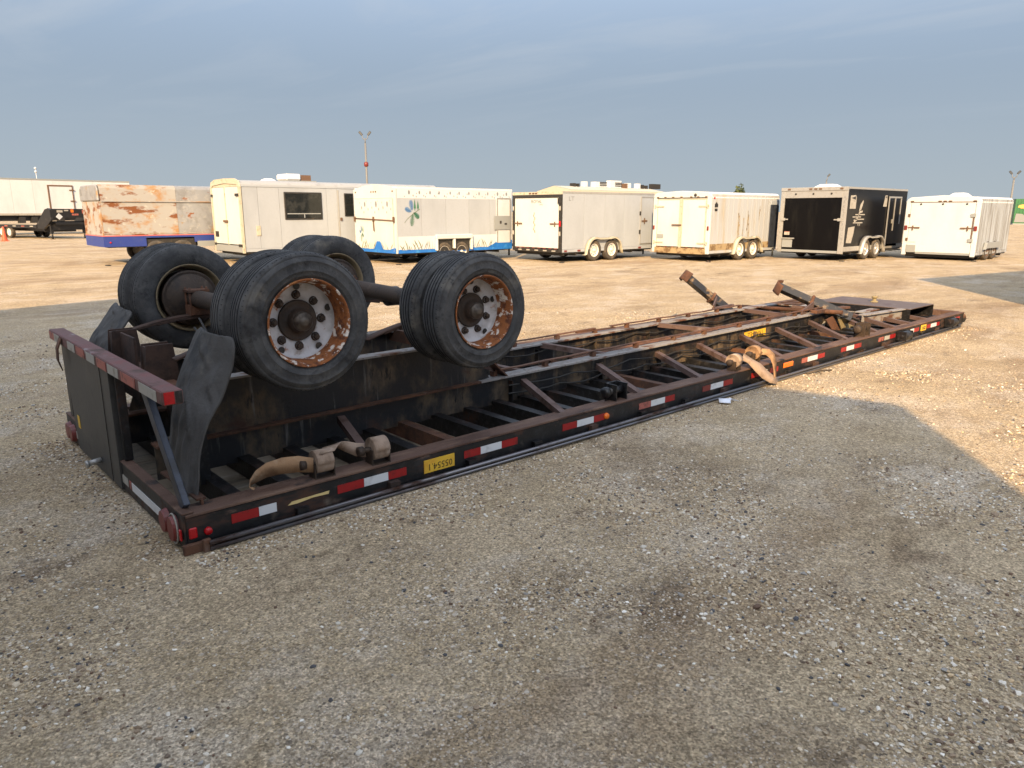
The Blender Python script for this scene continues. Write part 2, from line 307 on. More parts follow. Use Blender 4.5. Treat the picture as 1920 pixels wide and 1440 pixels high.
# gravel ground material
def ground_mat():
    m = bpy.data.materials.new('gravel_yard'); m.use_nodes = True
    n, l = m.node_tree.nodes, m.node_tree.links; b = n['Principled BSDF']
    b.inputs['Roughness'].default_value = 0.95; b.inputs['Specular IOR Level'].default_value = 0.15
    t = n.new('ShaderNodeTexCoord'); P = t.outputs['Object']
    def nz(sc, de=6, ro=.6, st=(1,1,1), rot=0, off=0):
        mpn = n.new('ShaderNodeMapping'); mpn.inputs['Scale'].default_value = st; mpn.inputs['Rotation'].default_value = (0,0,rot); mpn.inputs['Location'].default_value = (off, off*.7, 0)
        l.new(P, mpn.inputs[0]); z = n.new('ShaderNodeTexNoise'); z.inputs['Scale'].default_value = sc; z.inputs['Detail'].default_value = de; z.inputs['Roughness'].default_value = ro
        l.new(mpn.outputs[0], z.inputs['Vector']); return z.outputs['Fac']
    def rmp(f, lo, hi, a=0, c=1):
        q = n.new('ShaderNodeMapRange'); q.interpolation_type = 'SMOOTHSTEP'
        for k, v in (('From Min', lo), ('From Max', hi), ('To Min', a), ('To Max', c)): q.inputs[k].default_value = v
        l.new(f, q.inputs[0]); return q.outputs[0]
    def mix(f, a, c, mode='MIX'):
        x = n.new('ShaderNodeMixRGB'); x.blend_type = mode
        if isinstance(f, (int, float)): x.inputs[0].default_value = f
        else: l.new(f, x.inputs[0])
        for i, q in ((1, a), (2, c)):
            if isinstance(q, tuple): x.inputs[i].default_value = (*q, 1)
            else: l.new(q, x.inputs[i])
        return x.outputs[0]
    def mul(a, c):
        x = n.new('ShaderNodeMath'); x.operation = 'MULTIPLY'; l.new(a, x.inputs[0])
        if isinstance(c, (int, float)): x.inputs[1].default_value = c
        else: l.new(c, x.inputs[1])
        return x.outputs[0]
    def vor(sc, off=0):
        mpn = n.new('ShaderNodeMapping'); mpn.inputs['Location'].default_value = (off, off, 0); l.new(P, mpn.inputs[0])
        v = n.new('ShaderNodeTexVoronoi'); v.inputs['Scale'].default_value = sc; l.new(mpn.outputs[0], v.inputs['Vector']); return v
    base = mix(rmp(nz(1.1, 8, .65), .36, .66), (.51,.402,.258), (.61,.492,.335))
    base = mix(rmp(nz(.34, 8, .68, (1,1.7,1), -.72, 3), .52, .70, 0, .7), base, (.285,.215,.14))          # damp bands
    base = mix(rmp(nz(1.05, 9, .72, (1,1.6,1), -.72, 9), .53, .68, 0, .85), base, (.26,.195,.13))    # smaller damp patches
    base = mix(rmp(nz(.8, 8, .66, (1,1.4,1), -.7, 21), .50, .64, 0, .9), base, (.64,.545,.42))       # pale dust
    base = mix(rmp(nz(.16, 8, .66, (1,3.2,1), -.72, 33), .53, .66, 0, .55), base, (.30,.205,.12))
    base = mix(rmp(nz(90, 3, .7), .35, .65, 0, .7), base, mix(1.0, base, (.50,.46,.42), 'MULTIPLY'))  # grit
    for sc, off, lo, hi in ((120, 5.5, .56, 1.36), (62, 2.2, .70, 1.26)):
        v = vor(sc, off); sp = n.new('ShaderNodeSeparateColor'); l.new(v.outputs['Color'], sp.inputs[0])
        q = n.new('ShaderNodeMapRange'); q.inputs['To Min'].default_value = lo; q.inputs['To Max'].default_value = hi; l.new(sp.outputs[2], q.inputs[0])
        cc = n.new('ShaderNodeCombineXYZ'); [l.new(q.outputs[0], cc.inputs[i]) for i in range(3)]
        base = mix(.9, base, cc.outputs[0], 'MULTIPLY')
    pebble = rmp(nz(.9, 6, .65, (1,1,1), 0, 14), .40, .60)
    for sc, off, th, k in ((95, 0, .60, .9), (52, 3.3, .42, .9), (30, 8.1, .16, .85)):
        v = vor(sc, off); sp = n.new('ShaderNodeSeparateColor'); l.new(v.outputs['Color'], sp.inputs[0])
        ramp = n.new('ShaderNodeValToRGB'); cr = ramp.color_ramp
        cr.elements[0].color = (.08,.07,.068,1); cr.elements[1].color = (.82,.76,.68,1); cr.elements[1].position = 1
        for p_, c_ in ((.18,(.15,.12,.095,1)),(.4,(.33,.27,.205,1)),(.65,(.50,.42,.33,1)),(.85,(.66,.58,.48,1))):
            e = cr.elements.new(p_); e.color = c_
        l.new(sp.outputs[0], ramp.inputs[0])
        cell = rmp(v.outputs['Distance'], .30, .42, 1, 0)
        pick = rmp(sp.outputs[1], 1-th-.02, 1-th+.02)
        f = mul(mul(mul(cell, pick), pebble), k)
        base = mix(f, base, ramp.outputs[0])
    l.new(base, b.inputs['Base Color'])
    h1 = mul(rmp(vor(95, 0).outputs['Distance'], 0, .6, 1, 0), .5); h2 = nz(140, 4, .7); h3 = nz(9, 5, .6)
    a1 = n.new('ShaderNodeMath'); l.new(h1, a1.inputs[0]); l.new(h2, a1.inputs[1])
    a2 = n.new('ShaderNodeMath'); l.new(a1.outputs[0], a2.inputs[0]); l.new(mul(h3, 2.5), a2.inputs[1])
    bp = n.new('ShaderNodeBump'); bp.inputs['Strength'].default_value = .8; bp.inputs['Distance'].default_value = .012
    l.new(a2.outputs[0], bp.inputs['Height']); l.new(bp.outputs[0], b.inputs['Normal'])
    return m
M['ground'] = ground_mat()
def stone_mat():
    m = bpy.data.materials.new('gravel_stone'); m.use_nodes = True
    n, l = m.node_tree.nodes, m.node_tree.links; b = n['Principled BSDF']; b.inputs['Roughness'].default_value = .85; b.inputs['Specular IOR Level'].default_value = .25
    a = n.new('ShaderNodeAttribute'); a.attribute_name = 'stone_colour'
    t = n.new('ShaderNodeTexCoord'); z = n.new('ShaderNodeTexNoise'); z.inputs['Scale'].default_value = 160; l.new(t.outputs['Object'], z.inputs['Vector'])
    q = n.new('ShaderNodeMapRange'); q.inputs['To Min'].default_value = .72; q.inputs['To Max'].default_value = 1.2; l.new(z.outputs['Fac'], q.inputs[0])
    x = n.new('ShaderNodeMixRGB'); x.blend_type = 'MULTIPLY'; x.inputs[0].default_value = 1; l.new(a.outputs['Color'], x.inputs[1]); l.new(q.outputs[0], x.inputs[2])
    l.new(x.outputs[0], b.inputs['Base Color']); return m
M['stone'] = stone_mat()

# ------------------------------------------------------------------ ground
def H(x, y):
    return 0.012*(mnoise.noise(Vector((x*.55, y*.55, 0))) + .6*mnoise.noise(Vector((x*1.7, y*1.7, 3))))
def make_ground():
    mb = MB(); xs = [-1500,-300,-60,-14] + [-6+i*.25 for i in range(89)] + [22,40,80,300,1500]
    ys = [-1500,-300,-60,-14] + [-8+i*.25 for i in range(89)] + [22,40,80,300,1500]
    v = []
    for x in xs:
        for y in ys:
            inn = -5.9 < x < 15.9 and -7.9 < y < 13.9
            v.append((x, y, (H(x, y)-.008) if inn else -.004))
    ny = len(ys); f = [(i*ny+j, (i+1)*ny+j, (i+1)*ny+j+1, i*ny+j+1) for i in range(len(xs)-1) for j in range(ny-1)]
    mb.add(v, f, 0, True); mb.build('gravel_ground', M['ground'], kind='structure')
make_ground()

def make_stones():
    r0 = np.random.RandomState(3)
    bm = bmesh.new(); bmesh.ops.create_icosphere(bm, subdivisions=1, radius=1.0)
    bv = np.array([v.co[:] for v in bm.verts]); bf = np.array([[v.index for v in f.verts] for f in bm.faces]); bm.free()
    pal = 1.08*np.array([(.68,.63,.54),(.56,.47,.345),(.46,.37,.26),(.38,.29,.19),(.28,.21,.145),(.18,.135,.10),(.085,.085,.09),(.15,.095,.065),(.52,.39,.24),(.34,.325,.30),(.78,.74,.66)])
    pw = np.array([15,18,17,12,9,7,6,4,8,5,4.0]); pw /= pw.sum()
    V, F, C = [], [], []; off = 0
    cx, cy = cam.location.x, cam.location.y
    def dens(x, y):
        return mnoise.noise(Vector((x*.9, y*1.3, 7.7))) + .5*mnoise.noise(Vector((x*2.9, y*2.9, 1.2)))
    for (smin, smax, dmax, per) in ((.004,.0075,5.2,1500), (.007,.012,9.5,640), (.009,.0145,13,80), (.014,.022,9,4)):
        A = math.radians(98)/2*2; area = .5*A*(dmax**2-1.3**2); N = int(area*per)
        for _ in range(N):
            a = YAW + (r0.rand()-.5)*A; d = math.sqrt(1.3**2 + r0.rand()*(dmax**2-1.3**2))
            x, y = cx+d*math.cos(a), cy+d*math.sin(a)
            if 0.0 < x < 11.5 and -0.09 < y < 2.6: continue
            if r0.rand() > .06 + 2.3*max(0, dens(x, y)+.02): continue
            s = smin + (smax-smin)*r0.rand()**1.8
            q = bv*(1+.28*r0.randn(len(bv), 1))*np.array([1, .55+.45*r0.rand(), .45+.3*r0.rand()])*s
            t = r0.rand()*6.283; c_, s_ = math.cos(t), math.sin(t)
            q = np.stack([q[:,0]*c_-q[:,1]*s_, q[:,0]*s_+q[:,1]*c_, q[:,2]], 1) + np.array([x, y, H(x, y)-.008+s*.22])
            V.append(q); F.append(bf+off); off += len(bv)
            C.append(np.repeat((pal[r0.choice(len(pal), p=pw)]*(.85+.3*r0.rand()))[None], len(bv), 0))
    for _ in range(4200):
        if r0.rand() < .75: x, y = 11.4*r0.rand()**1.6, -.085-abs(r0.randn())*.14
        else: x, y = -.03-abs(r0.randn())*.12, 2.6*r0.rand()
        s = .003+.008*r0.rand()**2
        q = bv*(1+.25*r0.randn(len(bv), 1))*np.array([1, .8, .6])*s + np.array([x, y, H(x, y)-.008+s*.25])
        V.append(q); F.append(bf+off); off += len(bv); C.append(np.repeat((pal[r0.choice(len(pal), p=pw)]*(.8+.3*r0.rand()))[None], len(bv), 0))
    V = np.concatenate(V); F = np.concatenate(F); C = np.concatenate(C)
    me = bpy.data.meshes.new('loose_gravel'); me.from_pydata(V.tolist(), [], F.tolist()); me.materials.append(M['stone'])
    at = me.color_attributes.new('stone_colour', 'FLOAT_COLOR', 'POINT')
    at.data.foreach_set('color', np.concatenate([C, np.ones((len(C), 1))], 1).astype(np.float32).ravel())
    link(me, 'loose_gravel', kind='stuff')
make_stones()

# ------------------------------------------------------------------ the large building behind the camera whose shade lies over the near gravel
def shade_building():
    b0, b1 = Vector((-2.23,-7.77,0)), Vector((-5.23,5.98,0)); back = Vector((-.977,-.213,0))*24; Hh = 5.2
    t = thing('metal_building', 'large corrugated steel building behind the viewer that shades the near gravel', 'building', (0,0,0))
    corners = [b0, b1, b1+back, b0+back]
    for i in range(4):
        a, b = corners[i], corners[(i+1)%4]; d = (b-a); L_ = d.length; d.normalize(); nrm = Vector((d.y,-d.x,0))
        cen = (b0+b1+back)/2+b0*0
        if (a+b).dot(nrm)/2 < (corners[0]+corners[2]).dot(nrm)/2: nrm = -nrm
        mb = MB(); mb.poly([a, b, b+Vector((0,0,Hh)), a+Vector((0,0,Hh))], -nrm*.12); mb.build('wall', M['beige'], t)
        rb = MB(); k = .3
        while k < L_-.3:
            p = a+d*k+nrm*.014; rb.bar(p+Vector((0,0,.1)), p+Vector((0,0,Hh-.1)), .05, .028, up=nrm); k += .6
        rb.build('cladding_rib', M['beige'], t, kind='stuff')
    mb = MB(); mb.poly([c+Vector((0,0,Hh)) for c in corners], (0,0,.06)); mb.build('roof', M['greyroof'], t)
    d = (b1-b0).normalized(); nrm = Vector((d.y,-d.x,0))
    if nrm.x < 0: nrm = -nrm
    for k in (3.2, 9.2):
        dd = MB(); p = b0+d*k+nrm*.034
        dd.poly([p, p+d*3.6, p+d*3.6+Vector((0,0,4)), p+Vector((0,0,4))], nrm*.04); dd.build('roller_door', M['w_side'], t)
shade_building()

# ------------------------------------------------------------------ overturned flatbed trailer (tail at x = 0, near side at y = 0)
LT, WT = 11.52, 2.59
T = thing('overturned_trailer', 'rusty black flatbed trailer lying upside down with its wheels in the air', 'trailer', (0,0,0))
# deck boards (the deck now lies on the gravel)
pm = MB(); pm.box(0, LT-.16, -.076, .076, .004, .034); pme = pm.mesh('plank', M['plank'])
for i in range(15):
    link(pme, 'plank', T, (.09, .215+i*.1545, rng.uniform(-.002,.002)))
# cross members: C channels laid across the deck
cmx = MB(); cmx.box(-.004,.004, .045, WT-.045, .036, .150); cmx.box(.004,.075, .045, WT-.045, .143, .150); cmx.box(.004,.05, .045, WT-.045, .036, .042)
cme = cmx.mesh('cross_member', M['black']); cmr = cmx.mesh('cross_member', M['rust'])
x = .32; k = 0
while x < LT-.2:
    link(cmr if k in (5, 13, 20, 26) else cme, 'cross_member', T, (x+rng.uniform(-.02,.02), 0, rng.uniform(-.004,.004)), rot=(0, rng.uniform(-.05,.05), rng.uniform(-.008,.008))); k += 1; x += .3048 if x < 8.6 else .25
# side rails
def side_rail(y0, sg):
    mb = MB(); f = lambda a, b: (min(a, b), max(a, b))
    ya, yb = f(y0, y0+sg*.012); mb.box(.0, LT, ya, yb, .03, .178, 1)
    ya, yb = f(y0-sg*.006, y0+sg*.105); mb.box(.0, LT, ya, yb, .180, .196, 0)
    ya, yb = f(y0+sg*.093, y0+sg*.105); mb.box(.0, LT, ya, yb, .158, .179, 0)
    ya, yb = f(y0+sg*.1055, y0+sg*.19); mb.box(.0, LT, ya, yb, .168, .177, 0)
    ya, yb = f(y0+sg*.178, y0+sg*.19); mb.box(.0, LT, ya, yb, .12, .167, 0)
    ya, yb = f(y0, y0+sg*.09); mb.box(.0, LT, ya, yb, .012, .028, 1)
    return mb.build('side_rail', [M['rail'], M['railface']], T, bevel=.003)
RN, RF = side_rail(0, 1), side_rail(WT, -1)
def rub_rail(y0, sg):
    mb = MB()
    for z, r_ in ((.038,.0135), (.009,.0125)): mb.tube([(.09, y0-sg*.055, z), (LT*.5, y0-sg*.06, z), (LT-.28, y0-sg*.055, z)], r_, 8)
    ya, yb = sorted((y0-sg*.045, y0-sg*.036)); mb.box(.09, LT-.28, ya, yb, .008, .040)
    rr = mb.build('rub_rail', M['rub'], T)
    sp = MB(); ya, yb = sorted((y0-sg*.037, y0-sg*.002)); sp.box(-.035,.035, ya, yb, .012, .075)
    sme, smk = sp.mesh('stake_pocket', M['rustd']), sp.mesh('stake_pocket', M['black'])
    x = .62; k = 0
    while x < LT-.5: link(sme if k%3 == 1 else smk, 'stake_pocket', rr, (x, 0, 0)); x += .61; k += 1
    return rr
rub_rail(0, 1); rub_rail(WT, -1)
# front end: bolster with clipped corners
mb = MB(); mb.box(LT-.0, LT+.10, .10, WT-.10, .012, .19); mb.build('front_bolster', M['rail'], T, bevel=.004)
for yy, sg in ((0,1),(WT,-1)):
    mb = MB(); mb.tube([(LT-.02, yy+sg*.03, .10), (LT+.05, yy+sg*.05, .10), (LT+.075, yy+sg*.12, .10)], .078, 8); mb.build('corner_cap', M['rail'], T)
# reflective strips and lamps on the near rail
def strip(x0, x1, z, key, h=.052, zs=0):
    mb = MB(); mb.poly([(x0, -.001, z), (x1, -.001, z+zs), (x1, -.001, z+h+zs), (x0, -.001, z+h)], (0, -.0025, 0))
    mb.build('reflective_strip', M[key], RN)
S3 = [(.23,.38,'red'),(.38,.482,'white'), (.853,1.03,'red'),(1.03,1.20,'white'),(1.20,1.334,'red'),
      (1.792,1.935,'red'),(1.935,2.125,'white'),(2.125,2.274,'red'), (2.73,2.89,'red'),(2.89,3.08,'white'),(3.08,3.21,'red'),
      (3.64,3.80,'palered'),(3.80,3.995,'white'),(3.995,4.135,'red'), (4.56,4.69,'reddull'),(4.69,4.90,'white'),(4.90,5.06,'red'),
      (5.40,5.60,'red'),(5.60,5.70,'white'),(5.76,5.92,'red'), (6.42,6.55,'palered'),(6.55,6.78,'white'),(6.78,6.95,'red'),
      (7.36,7.50,'red'),(7.50,7.70,'white'),(7.70,7.90,'red'), (8.40,8.55,'palered'),(8.58,8.74,'oldwhite'),(8.74,8.92,'red'),
      (9.42,9.55,'white'),(9.55,9.72,'red'), (10.02,10.16,'red'),(10.16,10.38,'white'),(10.38,10.50,'red'), (11.02,11.14,'white'),(11.14,11.34,'red')]
for a, b, k in S3: strip(a, b-.002, .086 if a < 6 else .098, k)
def near_disc(x, z, r_, key, nm, th=.02):
    mb = MB(); mb.lathe([(0,-th),(r_*.8,-th),(r_,-th*.5),(r_,0)], 16); mb.build(nm, M[key], T, (x, 0, z))
near_disc(.105, .085, .021, 'redlamp', 'marker_lamp'); near_disc(3.225, .112, .026, 'amber', 'marker_lamp')
mb = MB(); mb.box(6.02, 6.22, -.012, 0, .10, .155); mb.build('marker_lamp', M['amber'], T, bevel=.006)
# pale sticker torn along its lower edge
mb = MB(); mb.poly([(.545,-.001,.100),(.60,-.001,.098),(.70,-.001,.108),(.795,-.001,.104),(.80,-.001,.122),(.57,-.001,.117)], (0,-.002,0)); mb.build('torn_sticker', M['paleyel'], T)
# yellow plate near the tail (its lettering is upside down because the trailer is)
mb = MB(); mb.box(1.466, 1.708, -.006, 0, .060, .146); yp = mb.build('number_plate', M['yellow'], T)
mb = MB(); text_mb(mb, '05554.1', .062, lambda a, b: (1.590-a*1.0, -.0085, .098-b)); mb.build('lettering', M['ink'], yp)
mb = MB(); mb.box(9.80, 9.98, -.006, 0, .085, .165); y2 = mb.build('warning_plate', M['yellow'], T)
mb = MB(); [mb.box(9.83, 9.95, -.009, -.0065, z, z+.012) for z in (.105,.128)]; mb.build('lettering', M['ink'], y2)

# main beams: web, flanges, stiffeners
def beam(yc, out):
    """yc: centre line; out: +1 when the outside faces -y"""
    def zt(x): return .335+.0055*x if x < 8.9 else .38-(x-8.9)*.13 if x < 9.8 else .262
    xs = [.12, 2.6, 5, 7.5, 8.9, 9.35, 9.8, LT-.05]
    web = MB(); pts = [(x, yc-.005, .116) for x in xs] + [(x, yc-.005, zt(x)-.012) for x in xs[::-1]]
    web.poly(pts, (0,.01,0)); w = web.build('main_beam', M['web'], T)
    for nm, hw, mi in (('lower_flange', .065, 'rust'),):
        fl = MB()
        for a, b in zip(xs[:-1], xs[1:]):
            v = [(x_, yc+s*hw, zt(x_)-.012+d) for x_ in (a, b) for s in (-1, 1) for d in (0, .016)]
            fl.add(v, [(0,1,3,2),(4,6,7,5),(0,4,5,1),(2,3,7,6),(0,2,6,4),(1,5,7,3)], 1 if a >= 2.6 else 0)
        fl.build('flange', [M['rust'], M['flangepale']], w)
    st = MB(); st.box(-.004,.004, yc-.055, yc+.055, .117, .30); sme = st.mesh('stiffener', M['web'])
    for x in ((2.95, 4.1, 5.0, 5.95, 6.85, 7.9, 8.7)): link(sme, 'stiffener', w, (x, 0, 0))
    return w, zt
BN, ZT = beam(.855, 1); BF, _ = beam(1.735, -1)
# rear sub-frame over the axles
for yc, sg in ((.855,-1), (1.735,1)):
    mb = MB(); yo = yc+sg*.02
    mb.poly([(.22,yo,.345),(2.62,yo,.352),(2.72,yo,.36),(2.50,yo,.675),(.34,yo,.675)], (0,-sg*.01,0))
    fr = mb.build('suspension_subframe', M['web'], T)
    fb = MB(); a, b = sorted((yc-.055, yc+.055)); fb.box(.34, 2.5, a, b, .676, .690); fb.build('flange', M['flangepale'], fr)
    g = MB(); g.poly([(2.51,yc-.06,.69),(2.505,yc+.06,.69),(2.88,yc+.06,.352),(2.88,yc-.06,.352)], (.012,0,.006)); g.build('gusset', M['rust'], fr)
# tie channels between the sub-frames
for x in (.30, 1.43, 2.40):
    mb = MB(); mb.box(x-.05, x+.05, .80, 1.80, .691, .700); mb.box(x-.05, x-.04, .80, 1.80, .60, .690); mb.build('tie_channel', M['rust'], T)
# sway braces
def brace(a, b, w=.055, h=.05):
    mb = MB(); a, b = Vector(a), Vector(b)
    mb.bar(a, b, w, .007, mi=0); d = (b-a).normalized(); s = d.cross(Vector((0,0,1))).normalized()
    mb.bar(a+s*(w/2-.003)-Vector((0,0,h/2)), b+s*(w/2-.003)-Vector((0,0,h/2)), .006, h-.008)
    mb.build('brace', M['brace'], T)
for xa, xb in ((1.33,1.16),(3.07,2.84),(4.03,3.78),(4.93,4.68),(5.66,5.40),(6.52,6.18),(7.33,7.0),(8.18,7.76),(9.0,8.62),(9.45,9.2),(9.95,9.75),(10.5,10.35)):
    zu = min(ZT(xa)-.03, .30) if xa > 2 else .30
    brace((xa,.80,zu), (xb,.09,.19)); brace((xa,1.79,zu), (xb,WT-.09,.19))
for xa, xb in ((3.05,3.15),(4.17,4.26),(6.14,6.33),(8.06,8.0),(9.4,9.5)): brace((xa,1.70,ZT(xa)+.004), (xb,.89,ZT(xb)-.002), .06)
# bent rods carried on small blocks along both beams
nb = [2.80,3.40,4.03,4.67,5.30,5.86,6.58,7.25,7.9,8.43,8.82]; fbk = [3.2,3.82,4.44,5.04,5.60,6.21,6.82,7.47,8.04]
bl = MB(); bl.box(-.022,.022,-.022,.022,0,.042); blm = bl.mesh('rod_bracket', M['rust'])
for yy, xs_, wob in ((.872, nb, .004), (1.752, fbk, .012)):
    for x in xs_: link(blm, 'rod_bracket', T, (x, yy, ZT(x)+.004), rot=(0,0,rng.uniform(-.2,.2)))
    pts = []
    for i, x in enumerate(xs_):
        pts.append((x, yy, ZT(x)+.052+rng.uniform(-.002,.004)))
        if i < len(xs_)-1:
            xm = (x+xs_[i+1])/2; pts.append((xm, yy+rng.uniform(-wob,wob), ZT(xm)+.050+rng.uniform(-wob,wob*.6)))
    if yy > 1: pts[6] = (5.38, yy, ZT(5.4)+.03); pts[4] = (5.04, yy, ZT(5)+.058)
    mb = MB(); v = []
    for a, b in zip(pts[:-1], pts[1:]): mb.bar(a, b, .038, .010)
    mb.build('bent_rod', M['rust'], T)
# long rusty tube lying between the beams
mb = MB(); mb.tube([(3.9,1.02,.30),(4.9,1.0,.325),(6.2,1.0,.335),(7.9,1.02,.345)], .045, 12); mb.tube([(5.35,1.01,.33),(5.75,1.01,.336)], .05, 12, 1)
mb.build('air_tube', [M['rust'], M['brace']], T)
mb = MB(); mb.bar((6.1,.93,.335),(7.3,.93,.350),.16,.012); mb.build('rusty_cover', M['rust'], T)
# yellow plate on the near beam web
mb = MB(); mb.poly([(6.66,.842,.222),(7.14,.842,.228),(7.13,.842,.312),(6.65,.842,.306)], (0,-.004,0)); yb = mb.build('name_plate', M['yellow'], T)
mb = MB(); text_mb(mb, 'TRAIL-EZ', .088, lambda a, b: (6.90-a*1.02, .836, .267-b)); mb.build('lettering', M['ink'], yb)

for yy, z0_, key, n_ in ((.80,.27,'dark',7),(.80,.20,'dark',9),(1.68,.30,'dark',8),(.93,.30,'blue',6)):
    pts = []; xa = 2.9
    for k in range(n_*4+1):
        u = k/(n_*4); pts.append((2.9+u*5.6, yy+.008*math.sin(k*1.7), z0_-.028*abs(math.sin(math.pi*u*n_))+.01*math.sin(k*.9)))
    mb = MB(); mb.tube(pts, .0075, 6); mb.build('air_hose', M[key], T)
# ---- axles, springs, hangers
HUB = {('n',1):(.80,.10,1.086), ('n',2):(2.07,.10,1.034), ('f',1):(.80,2.49,1.065), ('f',2):(2.02,2.49,1.10)}
for i in (1, 2):
    a, b = Vector(HUB['n',i]), Vector(HUB['f',i]); d = b-a
    mb = MB(); mb.tube([a+d*.13, a+d*.17, a+d*.83, a+d*.87], [.05,.062,.062,.05], 20); ax = mb.build('axle', M['hub'], T)
    for q in (.25, .75):
        p = a+d*q; c = MB(); c.box(p.x-.07,p.x+.07,p.y-.055,p.y+.055,p.z-.115,p.z-.045); c.box(p.x-.075,p.x+.075,p.y-.06,p.y+.06,p.z+.05,p.z+.068)
        for sx in (-.06,.06):
            for sy in (-.045,.045): c.tube([(p.x+sx,p.y+sy,p.z-.12),(p.x+sx,p.y+sy,p.z+.085)], .009, 6)
        c.build('spring_seat', M['rust'], ax)
        # leaf spring: stack of bowed leaves
        for lv in range(3):
            L_ = .56-.13*lv; rows = []
            for k in range(9):
                u = -1+k/4; x_ = p.x+u*L_; z_ = p.z-.115-.011*lv-.10*(u*L_/.56)**2
                rows.append([(x_, p.y-.04, z_), (x_, p.y+.04, z_)])
            s_ = MB(); s_.ribbon(rows, .010); s_.build('spring_leaf', M['rustd'], ax)
        # brake chamber and cam arm
    for q in (.36, .64):
        p = a+d*q; c = MB(); c.tube([p+Vector((.20,0,-.08)), p+Vector((.22,0,-.08)), p+Vector((.23,0,-.08)), p+Vector((.33,0,-.08)), p+Vector((.36,0,-.08))], [.05,.078,.082,.082,.045], 16)
        c.bar(p+Vector((.0,0,-.08)), p+Vector((.2,0,-.08)), .03, .03); c.build('brake_chamber', M['black'], ax)
for x in (.22, 1.43, 2.66):
    for yc in (.93, 1.66):
        mb = MB(); top = .93 if x < .5 else .88
        mb.poly([(x-.10,yc-.05,.692),(x+.10,yc-.05,.692),(x+.075,yc-.05,top),(x-.075,yc-.05,top)], (0,.012,0))
        mb.poly([(x-.10,yc+.038,.692),(x+.10,yc+.038,.692),(x+.075,yc+.038,top),(x-.075,yc+.038,top)], (0,.012,0))
        mb.box(x-.075, x-.063, yc-.037, yc+.037, .692, top-.01)
        mb.build('spring_hanger', M['rustd'], T)
mb = MB(); mb.box(.19,.205,1.30,1.84,.50,.92); mb.build('hanger_plate', M['rustd'], T, bevel=.004)
mb = MB(); mb.box(.20,.28,.62,1.95,.700,.712); mb.box(.20,.212,.62,1.95,.64,.700); mb.build('rear_crossmember', M['rust'], T)
mb = MB(); mb.box(1.42,1.50,.98,1.08,.70,.99); mb.build('air_valve', M['black'], T, bevel=.006)
mb = MB(); mb.bar((1.15,1.5,.92),(1.75,1.25,.80),.05,.035); mb.build('torque_arm', M['rustd'], T)
for i, pts in enumerate(([(.5,1.1,.98),(.55,1.05,.86),(.45,1.0,.74),(.5,.92,.68)], [(.62,1.35,1.0),(.66,1.25,.84),(.72,1.1,.72),(.9,.98,.70)])):
    mb = MB(); mb.tube(pts, .007, 6); mb.build('air_hose', M['dark'], T)

# ---- wheels
RT = .394
def tyre_mesh():
    w = .205; pr = []; mids = []
    def p(r_, d, m): pr.append((r_, d)); mids.append(m)
    p(.236,.028,0); p(.250,.010,0); p(.262,.004,0); p(.264,.000,0); p(.268,-.002,0); p(.288,-.005,0); p(.290,-.008,0); p(.294,-.008,0); p(.297,-.005,0); p(.325,-.007,0); p(.340,-.004,0); p(.342,-.006,0); p(.346,-.005,0); p(.352,.000,0); p(.366,.009,0); p(.369,.014,0); p(.372,.012,0); p(.382,.022,0); p(.3885,.033,0)
    gs = [.058,.088,.117,.147]
    for g in gs:
        rr = RT-.003*abs(g-.1025)/.07
        p(rr,g-.005,1); p(rr-.008,g-.0035,1); p(rr-.008,g+.0035,1); p(rr,g+.005,0)
    p(.3885,w-.033,0); p(.382,w-.022,0); p(.372,w-.012,0); p(.366,w-.010,0); p(.352,w,0); p(.325,w+.006,0); p(.285,w+.002,0); p(.250,w-.010,0); p(.236,w-.028,0)
    mb = MB(); mb.lathe(pr, 96, mids=mids)
    # shoulder slots
    for k in range(84):
        t = 2*math.pi*k/84; c, s = math.cos(t), math.sin(t)
        for d0, d1 in ((.026,.036),(.169,.179)):
            r_ = .3865; e = .0018
            mb.add([((r_+a)*c-b*s*1.0, d, (r_+a)*s+b*c) for d in (d0, d1) for a in (-.004,.0018) for b in (-e, e)], [(0,1,3,2),(4,6,7,5),(2,3,7,6),(0,2,6,4),(1,5,7,3)], 1)
    return mb.mesh('tyre', [M['tyre'], M['groove']])
TY = tyre_mesh()
def rim_outer():
    mb = MB()
    pr = [(.228,.036),(.247,.008),(.2505,.002),(.248,-.004),(.243,-.004),(.236,.004),(.232,.016),(.2305,.045),(.222,.060),(.2185,.10),(.2175,.128),(.213,.140),(.205,.150),(.185,.158),(.165,.162),(.118,.164),(.118,.185)]
    mids = [1,1,1,1,1,1,1,1,1,1,0,0,0,0,0,0]
    mb.lathe(pr, 64, mids=mids)
    mb.lathe([(.228,.036),(.222,.11),(.218,.19),(.236,.20)], 48, mi=1)
    for k in range(5):                                   # hand holes: flat dark discs stand in for the shaded openings
        t = R(18+72*k); c, s = math.cos(t)*.197, math.sin(t)*.197
        n0 = 14; ring = [(c+.021*math.cos(2*math.pi*q/n0), .1445, s+.021*math.sin(2*math.pi*q/n0)) for q in range(n0)]
        mb.add(ring, [tuple(range(n0))], 2)
    return mb.mesh('wheel', [M['rim'], M['rimrust'], M['dark']])
def rim_inner():
    mb = MB(); mb.lathe([(.237,.194),(.247,.215),(.250,.221),(.246,.226),(.236,.214),(.228,.18),(.215,.165),(.210,.06),(.22,.02),(.237,.026)], 56)
    return mb.mesh('inner_rim', M['rimin'])
RO, RI = rim_outer(), rim_inner()
hb = MB(); hb.lathe([(.116,.19),(.118,.156),(.114,.149),(.108,.148),(.102,.152),(.072,.150),(.066,.142),(.062,.105),(.056,.100)], 40); HUBM = hb.mesh('hub', M['hub'])
